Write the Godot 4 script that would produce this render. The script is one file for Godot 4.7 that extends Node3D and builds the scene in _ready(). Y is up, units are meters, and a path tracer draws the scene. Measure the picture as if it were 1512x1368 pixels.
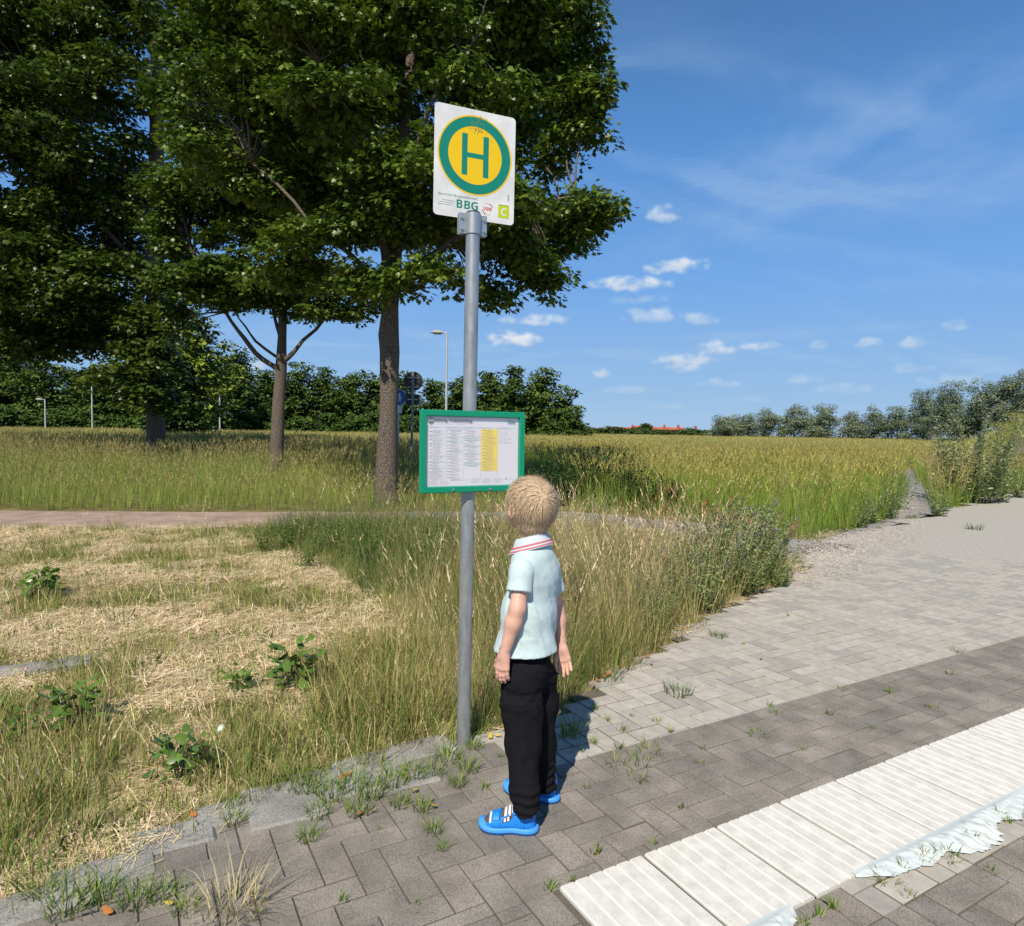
extends Node3D
# A child reading the timetable at a rural bus stop: paved stop, meadow, maples, hedge and a far village.

const PHOTO_F := 987.0          # focal length of the photograph in its own pixels (1512 x 1368)
const PITCH := -2.7
const ROLL := 0.9
const EYE := 1.4
const SUN_FROM := Vector3(-0.275, 1.12, 0.96)
var cam_basis: Basis
var M := {}                     # materials by name
var used := {}                  # names already given out at top level
var rng := RandomNumberGenerator.new()
var noise := FastNoiseLite.new()
var zone := {}                  # ground outlines in metres (x, z)

# ---------------------------------------------------------------- photograph geometry
func ray(x: float, y: float) -> Vector3:
	return cam_basis * Vector3((x - 756.0) / PHOTO_F, -(y - 684.0) / PHOTO_F, -1.0)
func gp(x: float, y: float, h := 0.0) -> Vector3:        # where the sight line meets the level h
	var d := ray(x, y)
	return Vector3(0, EYE, 0) + d * ((h - EYE) / d.y)
func dp(x: float, y: float, depth: float) -> Vector3:    # the point of the sight line at that distance ahead
	var d := ray(x, y)
	return Vector3(0, EYE, 0) + d * (depth / -d.z)
func outline(pts: Array) -> PackedVector2Array:
	var out := PackedVector2Array()
	for p in pts:
		var g := gp(p[0], p[1])
		out.append(Vector2(g.x, g.z))
	return out
func inside(p: Vector2, poly: PackedVector2Array) -> bool:
	return Geometry2D.is_point_in_polygon(p, poly)
func rf(a: float, b: float) -> float:
	return rng.randf_range(a, b)

# ---------------------------------------------------------------- mesh builder
class MB:
	var v := PackedVector3Array()
	var n := PackedVector3Array()
	var c := PackedColorArray()
	var u := PackedVector2Array()
	var i := PackedInt32Array()
	func vert(p: Vector3, nr: Vector3, col := Color.WHITE, uv := Vector2.ZERO) -> int:
		v.append(p); n.append(nr); c.append(col); u.append(uv)
		return v.size() - 1
	func tri(a: Vector3, b: Vector3, d: Vector3, col := Color.WHITE) -> void:
		var nr := (d - a).cross(b - a).normalized()
		var k := vert(a, nr, col); vert(b, nr, col); vert(d, nr, col)
		i.append_array([k, k + 1, k + 2])
	func quad(a: Vector3, b: Vector3, d: Vector3, e: Vector3, col := Color.WHITE) -> void:
		var nr := (d - a).cross(b - a).normalized()
		var k := vert(a, nr, col, Vector2(0, 0)); vert(b, nr, col, Vector2(1, 0)); vert(d, nr, col, Vector2(1, 1)); vert(e, nr, col, Vector2(0, 1))
		i.append_array([k, k + 1, k + 2, k, k + 2, k + 3])
	# a box with chamfered edges; bs holds its axes
	func box(at: Vector3, size: Vector3, bev := 0.0, bs := Basis(), col := Color.WHITE) -> void:
		var h := size * 0.5
		if bev <= 0.0:
			for ax in 3:
				for s in [-1.0, 1.0]:
					_face(at, h, ax, s, Vector3.ZERO, bs, col)
			return
		var q := Vector3(bev, bev, bev)
		for ax in 3:
			for s in [-1.0, 1.0]:
				_face(at, h, ax, s, q, bs, col)
		var e := h - q
		for ax in 3:                    # twelve edge chamfers
			var a1 := (ax + 1) % 3
			var a2 := (ax + 2) % 3
			for s1 in [-1.0, 1.0]:
				for s2 in [-1.0, 1.0]:
					var p1 := Vector3.ZERO; var p2 := Vector3.ZERO
					p1[a1] = s1 * h[a1]; p1[a2] = s2 * e[a2]
					p2[a1] = s1 * e[a1]; p2[a2] = s2 * h[a2]
					var lo := Vector3.ZERO; lo[ax] = -e[ax]
					var hi := Vector3.ZERO; hi[ax] = e[ax]
					var out := Vector3.ZERO; out[a1] = s1; out[a2] = s2
					_oriented(at, [p1 + lo, p1 + hi, p2 + hi, p2 + lo], out, bs, col)
		for sx in [-1.0, 1.0]:
			for sy in [-1.0, 1.0]:
				for sz in [-1.0, 1.0]:
					var a := at + bs * Vector3(sx * h.x, sy * e.y, sz * e.z)
					var b := at + bs * Vector3(sx * e.x, sy * h.y, sz * e.z)
					var d := at + bs * Vector3(sx * e.x, sy * e.y, sz * h.z)
					if sx * sy * sz > 0: tri(a, d, b, col)
					else: tri(a, b, d, col)
	func _face(at: Vector3, h: Vector3, ax: int, s: float, q: Vector3, bs: Basis, col: Color) -> void:
		var a1 := (ax + 1) % 3
		var a2 := (ax + 2) % 3
		var pts := []
		for k in [[-1.0, -1.0], [1.0, -1.0], [1.0, 1.0], [-1.0, 1.0]]:
			var p := Vector3.ZERO
			p[ax] = s * h[ax]; p[a1] = k[0] * (h[a1] - q[a1]); p[a2] = k[1] * (h[a2] - q[a2])
			pts.append(p)
		var out := Vector3.ZERO; out[ax] = s
		_oriented(at, pts, out, bs, col)
	func _oriented(at: Vector3, p: Array, out: Vector3, bs: Basis, col: Color) -> void:
		var a: Vector3 = p[0]; var b: Vector3 = p[1]; var d: Vector3 = p[2]; var e: Vector3 = p[3]
		if (d - a).cross(b - a).dot(out) > 0: quad(at + bs * a, at + bs * b, at + bs * d, at + bs * e, col)
		else: quad(at + bs * a, at + bs * e, at + bs * d, at + bs * b, col)
	func tube(pts: Array, rad: Array, sides := 8, caps := true, col := Color.WHITE) -> void:
		var prev := Vector3.ZERO
		var rings := []
		for k in pts.size():
			var t: Vector3 = (pts[mini(k + 1, pts.size() - 1)] - pts[maxi(k - 1, 0)]).normalized()
			var side: Vector3 = prev - t * prev.dot(t) if k else (t.cross(Vector3.UP) if absf(t.y) < 0.95 else t.cross(Vector3.RIGHT))
			side = side.normalized(); prev = side
			var up := side.cross(t).normalized()
			var first := v.size()
			for j in sides:
				var an := TAU * j / sides
				var nr := side * cos(an) + up * sin(an)
				var r: float = rad[k]
				vert(pts[k] + nr * r, nr, col, Vector2(float(j) / sides, float(k)))
			rings.append(first)
		for k in pts.size() - 1:
			var a: int = rings[k]; var b: int = rings[k + 1]
			for j in sides:
				var j2 := (j + 1) % sides
				i.append_array([a + j, a + j2, b + j2, a + j, b + j2, b + j])
		if caps:
			for e in [0, pts.size() - 1]:
				var t: Vector3 = (pts[0] - pts[1]).normalized() if e == 0 else (pts[-1] - pts[-2]).normalized()
				var k0 := vert(pts[e], t, col)
				var r0: int = rings[e]
				for j in sides: vert(v[r0 + j], t, col)
				for j in sides:
					var j2 := (j + 1) % sides
					if e == 0: i.append_array([k0, k0 + 1 + j2, k0 + 1 + j])
					else: i.append_array([k0, k0 + 1 + j, k0 + 1 + j2])
	# a grid of points with smooth normals; rows[r][k]
	func sheet(rows: Array, col := Color.WHITE, closed := false) -> void:
		var nr := rows.size(); var nc: int = rows[0].size()
		var first := v.size()
		for r in nr:
			for k in nc:
				var kl := (k - 1 + nc) % nc if closed else maxi(k - 1, 0)
				var kr := (k + 1) % nc if closed else mini(k + 1, nc - 1)
				var du: Vector3 = rows[r][kr] - rows[r][kl]
				var dv: Vector3 = rows[mini(r + 1, nr - 1)][k] - rows[maxi(r - 1, 0)][k]
				vert(rows[r][k], dv.cross(du).normalized(), col, Vector2(float(k) / (nc - 1), float(r) / (nr - 1)))
		for r in nr - 1:
			for k in (nc if closed else nc - 1):
				var a := first + r * nc + k; var b := first + r * nc + (k + 1) % nc
				i.append_array([a, b, b + nc, a, b + nc, a + nc])
	# a flat outline (x, y) given a thickness along z, placed by t; the front faces +z
	func plate(poly: PackedVector2Array, thick: float, t: Transform3D, col := Color.WHITE) -> void:
		var ids := Geometry2D.triangulate_polygon(poly)
		for s in [1.0, -1.0]:
			var first := v.size()
			var nr: Vector3 = t.basis * Vector3(0, 0, s)
			for p in poly: vert(t * Vector3(p.x, p.y, s * thick * 0.5), nr, col)
			for k in range(0, ids.size(), 3):
				var a := poly[ids[k]]; var b := poly[ids[k + 1]]; var d := poly[ids[k + 2]]
				var cw := (b - a).cross(d - a) < 0.0
				if cw == (s > 0): i.append_array([first + ids[k], first + ids[k + 1], first + ids[k + 2]])
				else: i.append_array([first + ids[k], first + ids[k + 2], first + ids[k + 1]])
		var ccw := not Geometry2D.is_polygon_clockwise(poly)
		for k in poly.size():
			var a := poly[k]; var b := poly[(k + 1) % poly.size()]
			var f1 := t * Vector3(a.x, a.y, thick * 0.5); var f2 := t * Vector3(b.x, b.y, thick * 0.5)
			var g1 := t * Vector3(a.x, a.y, -thick * 0.5); var g2 := t * Vector3(b.x, b.y, -thick * 0.5)
			if ccw: quad(f2, f1, g1, g2, col)
			else: quad(f1, f2, g2, g1, col)
	func made() -> ArrayMesh:
		var m := ArrayMesh.new()
		if v.is_empty(): return m
		for k in range(0, i.size(), 3):       # front faces run clockwise
			var p := v[i[k]]; var q := i[k + 1]; var r := i[k + 2]
			if (v[r] - p).cross(v[q] - p).dot(n[i[k]] + n[q] + n[r]) < 0.0:
				i[k + 1] = r; i[k + 2] = q
		var a := []
		a.resize(Mesh.ARRAY_MAX)
		a[Mesh.ARRAY_VERTEX] = v; a[Mesh.ARRAY_NORMAL] = n; a[Mesh.ARRAY_COLOR] = c; a[Mesh.ARRAY_TEX_UV] = u; a[Mesh.ARRAY_INDEX] = i
		m.add_surface_from_arrays(Mesh.PRIMITIVE_TRIANGLES, a)
		return m

# ---------------------------------------------------------------- body surfaces: tapered bones joined by a smooth minimum, meshed as surface nets
class Flesh:
	var cell := 0.01
	var lo: Vector3
	var dim: Vector3i
	var g := PackedFloat32Array()
	func _init(a: Vector3, b: Vector3, size: float) -> void:
		cell = size
		lo = a
		dim = Vector3i(((b - a) / size).ceil()) + Vector3i.ONE
		g.resize(dim.x * dim.y * dim.z)
		g.fill(10.0)
	func bone(a: Vector3, b: Vector3, ra: float, rb: float, k := 0.02) -> void:
		var m := maxf(ra, rb) + k + cell * 2.0
		var p0 := Vector3i(((a.min(b) - Vector3(m, m, m) - lo) / cell).floor()).clamp(Vector3i.ZERO, dim)
		var p1 := Vector3i(((a.max(b) + Vector3(m, m, m) - lo) / cell).ceil()).clamp(Vector3i.ZERO, dim)
		var ab := b - a
		var ll := maxf(ab.length_squared(), 1e-9)
		for z in range(p0.z, p1.z):
			for y in range(p0.y, p1.y):
				var row := (z * dim.y + y) * dim.x
				for x in range(p0.x, p1.x):
					var p := lo + Vector3(x, y, z) * cell
					var t := clampf((p - a).dot(ab) / ll, 0.0, 1.0)
					var d := (p - a - ab * t).length() - lerpf(ra, rb, t)
					var o := g[row + x]
					var h := maxf(k - absf(o - d), 0.0) / k
					g[row + x] = minf(o, d) - h * h * k * 0.25
	func ball(at: Vector3, r: Vector3, bs := Basis(), k := 0.02) -> void:
		var big := maxf(r.x, maxf(r.y, r.z)) + k + cell * 2.0
		var p0 := Vector3i(((at - Vector3(big, big, big) - lo) / cell).floor()).clamp(Vector3i.ZERO, dim)
		var p1 := Vector3i(((at + Vector3(big, big, big) - lo) / cell).ceil()).clamp(Vector3i.ZERO, dim)
		var inv := bs.inverse()
		for z in range(p0.z, p1.z):
			for y in range(p0.y, p1.y):
				var row := (z * dim.y + y) * dim.x
				for x in range(p0.x, p1.x):
					var q := inv * (lo + Vector3(x, y, z) * cell - at)
					var e := (q / r).length()
					var e2 := (q / (r * r)).length()
					var d := e * (e - 1.0) / maxf(e2, 1e-6)
					var o := g[row + x]
					var h := maxf(k - absf(o - d), 0.0) / k
					g[row + x] = minf(o, d) - h * h * k * 0.25
	func cut(at: Vector3, nr: Vector3) -> void:        # keeps the side the normal points away from
		for z in dim.z:
			for y in dim.y:
				var row := (z * dim.y + y) * dim.x
				for x in dim.x:
					if g[row + x] < 0.1: g[row + x] = maxf(g[row + x], (lo + Vector3(x, y, z) * cell - at).dot(nr))
	func cut_near(at: Vector3, nr: Vector3, reach: float) -> void:      # the same, only round one limb
		for z in dim.z:
			for y in dim.y:
				var row := (z * dim.y + y) * dim.x
				for x in dim.x:
					var q := lo + Vector3(x, y, z) * cell - at
					if Vector2(q.x, q.z).length() < reach: g[row + x] = maxf(g[row + x], q.dot(nr))
	func ripple(f: Callable) -> void:                  # f(point) is added near the surface
		for z in dim.z:
			for y in dim.y:
				var row := (z * dim.y + y) * dim.x
				for x in dim.x:
					if absf(g[row + x]) < 0.05: g[row + x] += f.call(lo + Vector3(x, y, z) * cell)
	func skin(mb: MB, col := Color.WHITE) -> void:
		var id := PackedInt32Array()
		id.resize(g.size())
		id.fill(-1)
		var sx := 1; var sy := dim.x; var sz := dim.x * dim.y
		for z in dim.z - 1:
			for y in dim.y - 1:
				for x in dim.x - 1:
					var k := (z * dim.y + y) * dim.x + x
					var f := [g[k], g[k + 1], g[k + sy], g[k + sy + 1], g[k + sz], g[k + sz + 1], g[k + sz + sy], g[k + sz + sy + 1]]
					var neg := 0
					for q in f:
						if q < 0.0: neg += 1
					if neg == 0 or neg == 8: continue
					var sum := Vector3.ZERO
					var cnt := 0
					for e in EDGES:
						var fa: float = f[e[0]]; var fb: float = f[e[1]]
						if (fa < 0.0) != (fb < 0.0):
							var t := fa / (fa - fb)
							sum += CORNERS[e[0]].lerp(CORNERS[e[1]], t)
							cnt += 1
					var gr := Vector3(f[1] + f[3] + f[5] + f[7] - f[0] - f[2] - f[4] - f[6], f[2] + f[3] + f[6] + f[7] - f[0] - f[1] - f[4] - f[5], f[4] + f[5] + f[6] + f[7] - f[0] - f[1] - f[2] - f[3])
					id[k] = mb.vert(lo + (Vector3(x, y, z) + sum / cnt) * cell, gr.normalized(), col)
		for z in range(1, dim.z - 1):
			for y in range(1, dim.y - 1):
				for x in range(1, dim.x - 1):
					var k := (z * dim.y + y) * dim.x + x
					var a := g[k] < 0.0
					if a != (g[k + 1] < 0.0): _q(mb, id[k], id[k - sy], id[k - sy - sz], id[k - sz], a)
					if a != (g[k + sy] < 0.0): _q(mb, id[k], id[k - sz], id[k - sz - 1], id[k - 1], a)
					if a != (g[k + sz] < 0.0): _q(mb, id[k], id[k - 1], id[k - 1 - sy], id[k - sy], a)
	func _q(mb: MB, a: int, b: int, d: int, e: int, flip: bool) -> void:
		if a < 0 or b < 0 or d < 0 or e < 0: return
		if not flip: mb.i.append_array([a, b, d, a, d, e])
		else: mb.i.append_array([a, d, b, a, e, d])
	const CORNERS: Array[Vector3] = [Vector3(0, 0, 0), Vector3(1, 0, 0), Vector3(0, 1, 0), Vector3(1, 1, 0), Vector3(0, 0, 1), Vector3(1, 0, 1), Vector3(0, 1, 1), Vector3(1, 1, 1)]
	const EDGES := [[0, 1], [2, 3], [4, 5], [6, 7], [0, 2], [1, 3], [4, 6], [5, 7], [0, 4], [1, 5], [2, 6], [3, 7]]

# ---------------------------------------------------------------- nodes
func numbered(called: String) -> String:
	if not used.has(called):
		used[called] = 0
		return called
	used[called] += 1
	return "%s_%03d" % [called, used[called]]
func tag(o: Node3D, label: String, category: String, group := "", kind := "") -> Node3D:
	if label: o.set_meta("label", label)
	if category: o.set_meta("category", category)
	if group: o.set_meta("group", group)
	if kind: o.set_meta("kind", kind)
	return o
func thing(called: String, label: String, category: String, at := Vector3.ZERO, turn := 0.0, group := "") -> Node3D:
	var o := Node3D.new()
	o.name = numbered(called)
	add_child(o)
	o.position = at
	o.rotation.y = turn
	return tag(o, label, category, group)
func part(called: String, m: Mesh, mt: Material, parent: Node3D, at := Transform3D()) -> MeshInstance3D:
	var o := MeshInstance3D.new()
	o.name = called
	o.mesh = m
	o.material_override = mt
	o.transform = at
	parent.add_child(o, true)
	return o
func solo(called: String, m: Mesh, mt: Material, at := Transform3D()) -> MeshInstance3D:
	var o := MeshInstance3D.new()
	o.name = numbered(called)
	o.mesh = m
	o.material_override = mt
	o.transform = at
	add_child(o)
	return o
func scatter(called: String, m: Mesh, mt: Material, places: Array, tints: Array, parent: Node3D = null) -> MultiMeshInstance3D:
	var mm := MultiMesh.new()
	mm.transform_format = MultiMesh.TRANSFORM_3D
	mm.use_colors = tints.size() > 0
	mm.mesh = m
	mm.instance_count = places.size()
	for k in places.size():
		mm.set_instance_transform(k, places[k])
	if tints.size():
		for k in places.size():
			mm.set_instance_color(k, tints[k])
	var o := MultiMeshInstance3D.new()
	o.multimesh = mm
	o.material_override = mt
	if parent:
		o.name = called
		parent.add_child(o, true)
	else:
		o.name = numbered(called)
		add_child(o)
	return o

# ---------------------------------------------------------------- materials
func mat(r: float, g: float, b: float, rough := 0.8, metal := 0.0) -> StandardMaterial3D:
	var m := StandardMaterial3D.new()
	m.albedo_color = Color(r, g, b).linear_to_srgb()
	m.roughness = rough
	m.metallic = metal
	return m
func plantmat(through := 0.5, rough := 0.55) -> StandardMaterial3D:      # colour from the vertices and the copies
	var m := StandardMaterial3D.new()
	m.vertex_color_use_as_albedo = true
	m.cull_mode = BaseMaterial3D.CULL_DISABLED
	m.roughness = rough
	m.metallic_specular = 0.35
	m.backlight_enabled = through > 0.0
	m.backlight = Color(through, through, through * 0.8).linear_to_srgb()
	return m
# a seamless picture of grains: coarse patches, fine speckle and single bright or dark grains
func grain(sd: int, size: int, fine: float, patch: float, dots: float, dot_dark := 0.5) -> Image:
	var r := RandomNumberGenerator.new()
	r.seed = sd
	var nz := FastNoiseLite.new()
	nz.seed = sd
	nz.frequency = 0.012
	nz.fractal_octaves = 4
	var low := nz.get_seamless_image(size, size)
	var im := Image.create(size, size, false, Image.FORMAT_RGB8)
	for y in size:
		for x in size:
			var s := 0.90 + (low.get_pixel(x, y).r - 0.5) * patch + r.randf_range(-fine, fine)
			if r.randf() < dots: s += 0.3 if r.randf() > dot_dark else -0.34
			s = clampf(s, 0.0, 1.0)
			im.set_pixel(x, y, Color(s, s, s))
	return im
func tex(im: Image) -> ImageTexture:
	im.generate_mipmaps()
	return ImageTexture.create_from_image(im)
func ground_tex(m: StandardMaterial3D, t: Texture2D, metres: float, relief := 0.0) -> void:
	m.albedo_texture = t
	m.uv1_triplanar = true
	m.uv1_world_triplanar = true
	m.uv1_scale = Vector3.ONE / metres
	if relief > 0.0:
		m.heightmap_enabled = true
		m.heightmap_texture = t
		m.heightmap_scale = relief
func stain(m: StandardMaterial3D, t: Texture2D, metres: float) -> void:
	m.detail_enabled = true
	m.detail_albedo = t
	m.detail_blend_mode = BaseMaterial3D.BLEND_MODE_MUL
	m.detail_uv_layer = BaseMaterial3D.DETAIL_UV_2
	m.uv2_triplanar = true
	m.uv2_world_triplanar = true
	m.uv2_scale = Vector3.ONE / metres

# ---------------------------------------------------------------- sky
func sky_colour(el: float) -> Color:
	var stops := [[0.0, Color8(170, 200, 229)], [4.0, Color8(150, 190, 231)], [12.0, Color8(119, 171, 232)], [22.0, Color8(93, 147, 213)], [33.0, Color8(74, 119, 174)], [48.0, Color8(62, 103, 156)], [90.0, Color8(50, 88, 140)]]
	for k in range(1, stops.size()):
		if el <= stops[k][0]:
			var t: float = (el - stops[k - 1][0]) / (stops[k][0] - stops[k - 1][0])
			return (stops[k - 1][1] as Color).lerp(stops[k][1], maxf(t, 0.0))
	return stops[-1][1]
func make_sky() -> PanoramaSkyMaterial:
	const W := 4096
	const HH := 2048
	var im := Image.create(W, HH, false, Image.FORMAT_RGB8)
	im.fill(Color8(150, 160, 150))
	var nz := FastNoiseLite.new()
	nz.seed = 11
	nz.frequency = 1.0
	nz.fractal_octaves = 5
	for by in HH / 8:                                   # air with faint cirrus drawn out along the wind
		var el := 90.0 - (by * 4 + 2.0) / HH * 180.0
		var base := sky_colour(el)
		for bx in W / 4:
			var az := (bx * 4 + 2.0) / W * TAU
			var d := Vector3(sin(az) * cos(deg_to_rad(el)), sin(deg_to_rad(el)), -cos(az) * cos(deg_to_rad(el)))
			var col := base
			if el > 1.0 and el < 60.0:
				var q := d / (d.y + 0.12)
				q = Vector3(q.x * 0.94 - q.z * 0.34, 0, q.x * 0.34 + q.z * 0.94)
				var veil := nz.get_noise_2d(q.x * 0.35 + 3.0, q.z * 0.55)
				var streak := nz.get_noise_2d(q.x * 0.8, q.z * 3.6 + veil * 1.5)
				var a := smoothstep(-0.05, 0.55, veil) * smoothstep(-0.35, 0.6, streak) * 0.26
				a += smoothstep(0.0, 0.8, streak) * 0.06
				col = base.lerp(Color8(206, 220, 238), a * clampf(el / 6.0, 0.0, 1.0))
			im.fill_rect(Rect2i(bx * 4, by * 4, 4, 4), col)
	var r := RandomNumberGenerator.new()
	r.seed = 77
	var clouds := []                                    # azimuth, elevation, half width and half height in degrees, strength
	for k in [[975, 320, 26, 13, 0.7], [932, 421, 58, 11, 0.85], [995, 394, 46, 12, 0.9], [792, 474, 50, 9, 0.8], [757, 503, 44, 12, 1.0], [962, 469, 42, 12, 0.6], [1030, 473, 28, 10, 0.5], [1055, 517, 30, 12, 0.85],
			[1012, 533, 44, 11, 0.7], [1120, 512, 28, 8, 0.7], [1207, 510, 13, 7, 0.5], [1283, 508, 18, 8, 0.55], [1347, 508, 16, 8, 0.5], [1410, 481, 14, 8, 0.55], [889, 551, 16, 8, 0.7], [384, 539, 18, 9, 0.7],
			[1180, 560, 30, 8, 0.4], [1345, 545, 22, 8, 0.35], [1060, 567, 30, 7, 0.35], [930, 577, 40, 7, 0.25], [1250, 575, 40, 8, 0.25], [1400, 565, 40, 9, 0.3], [1110, 590, 22, 6, 0.25], [940, 443, 40, 7, 0.3], [1010, 545, 30, 7, 0.5], [985, 601, 30, 6, 0.2]]:
		var d := ray(k[0], k[1]).normalized()
		clouds.append([rad_to_deg(atan2(d.x, -d.z)), rad_to_deg(asin(d.y)), k[2] / PHOTO_F * 57.3, k[3] / PHOTO_F * 57.3, k[4]])
	for k in 110:                                       # the same kind of small clouds all the way round
		var az := r.randf_range(44.0, 317.0)
		var el := 3.0 + 17.0 * pow(r.randf(), 1.6)
		var w := r.randf_range(0.7, 3.2)
		clouds.append([az if az < 180.0 else az - 360.0, el, w, w * r.randf_range(0.22, 0.42), r.randf_range(0.25, 0.9)])
	# broad thin veils, drawn out and slanting
	for vl in [[1270, 200, 330, 85, -0.22, 0.30], [1420, 270, 240, 60, -0.05, 0.26], [1080, 330, 240, 40, -0.25, 0.22], [1150, 492, 260, 12, -0.02, 0.25], [980, 520, 200, 14, 0.0, 0.2], [1300, 400, 200, 40, 0.1, 0.15], [1180, 130, 260, 36, 0.35, 0.2]]:
		var vd := ray(vl[0], vl[1]).normalized()
		var vx := atan2(vd.x, -vd.z) / TAU * W
		var vy := (0.5 - asin(vd.y) / PI) * HH
		var ks := W / TAU / PHOTO_F
		var rx: float = vl[2] * ks; var ry: float = vl[3] * ks
		for y in range(int(vy - rx * 0.5 - ry), int(vy + rx * 0.5 + ry)):
			for x in range(int(vx - rx), int(vx + rx)):
				var ax: float = cos(vl[4]) * (x - vx) + sin(vl[4]) * (y - vy)
				var ay: float = -sin(vl[4]) * (x - vx) + cos(vl[4]) * (y - vy)
				var fall := (ax / rx) * (ax / rx) + (ay / ry) * (ay / ry)
				if fall > 1.0: continue
				var nn := nz.get_noise_2d(ax * 0.009 + vl[0], ay * 0.022) * 0.7 + nz.get_noise_2d(ax * 0.03, ay * 0.06 + vl[1]) * 0.3
				var a := (1.0 - fall) * (1.0 - fall) * clampf(0.55 + nn, 0.0, 1.0) * float(vl[5])
				var px := posmod(x, W)
				im.set_pixel(px, y, im.get_pixel(px, y).lerp(Color8(196, 212, 232), a))
	for cl in clouds:
		var cx: float = cl[0] / 360.0 * W
		var cy: float = (90.0 - cl[1]) / 180.0 * HH
		var rx: float = cl[2] / 360.0 * W / cos(deg_to_rad(cl[1]))
		var ry: float = cl[3] / 180.0 * HH
		for y in range(int(cy - ry * 2.2), int(cy + ry * 2.0) + 1):
			for x in range(int(cx - rx * 1.8), int(cx + rx * 1.8) + 1):
				var ux := (x - cx) / rx
				var uy := (y - cy) / ry
				var nn := nz.get_noise_2d(x * 0.045 + cl[0] * 7.0, y * 0.075) * 1.1
				var fall := ux * ux + (uy * uy * 0.7 if uy < 0.0 else uy * uy * 1.9)
				var a := smoothstep(-0.2, 1.25, 1.0 - fall + nn) * float(cl[4]) * smoothstep(3.2, 1.2, fall)
				if a > 0.004:
					var lit := clampf(0.62 - uy * 0.35 + nn * 0.3, 0.0, 1.0)
					var px := posmod(x, W)
					im.set_pixel(px, y, im.get_pixel(px, y).lerp(Color8(178, 196, 224).lerp(Color8(236, 238, 242), lit), a))
	var s := PanoramaSkyMaterial.new()
	s.panorama = ImageTexture.create_from_image(im)
	return s

func _ready() -> void:
	rng.seed = 20240612
	noise.seed = 5
	noise.frequency = 1.0
	noise.fractal_octaves = 3
	# camera
	var cam := Camera3D.new()
	cam.name = "camera"
	cam.position = Vector3(0, EYE, 0)
	cam.rotation = Vector3(deg_to_rad(PITCH), 0, deg_to_rad(ROLL))
	cam.fov = rad_to_deg(2.0 * atan(684.0 / PHOTO_F))
	cam.far = 1500.0
	add_child(cam)
	cam.current = true
	cam_basis = cam.basis
	# air and sky
	var env := Environment.new()
	env.background_mode = Environment.BG_SKY
	env.sky = Sky.new()
	env.sky.sky_material = make_sky()
	env.background_energy_multiplier = 0.87
	env.tonemap_mode = Environment.TONE_MAPPER_LINEAR
	env.tonemap_exposure = 1.15
	env.sdfgi_enabled = true
	env.ssao_enabled = true
	env.ssil_enabled = true
	env.fog_enabled = false
	env.fog_density = 0.0007
	env.fog_light_color = Color(0.72, 0.82, 0.95)
	var we := WorldEnvironment.new()
	we.name = "environment"
	we.environment = env
	add_child(we)
	# sun: behind the photographer and to the left, about 48 degrees up
	var sun := DirectionalLight3D.new()
	sun.name = "sun"
	sun.light_energy = 1.6
	sun.light_angular_distance = 0.53
	sun.light_color = Color(1.0, 0.955, 0.88)
	sun.shadow_enabled = true
	add_child(sun)
	sun.look_at_from_position(SUN_FROM, Vector3.ZERO)
	make_materials()
	make_zones()
	print("sky ", Time.get_ticks_msec())
	build_ground()
	build_paving()
	build_strip()
	build_far()
	print("ground ", Time.get_ticks_msec())
	build_trees()
	print("trees ", Time.get_ticks_msec())
	build_stop()
	build_child()
	print("child ", Time.get_ticks_msec())
	build_signs()
	build_meadow()
	build_plants()
	print("done ", Time.get_ticks_msec())

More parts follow.
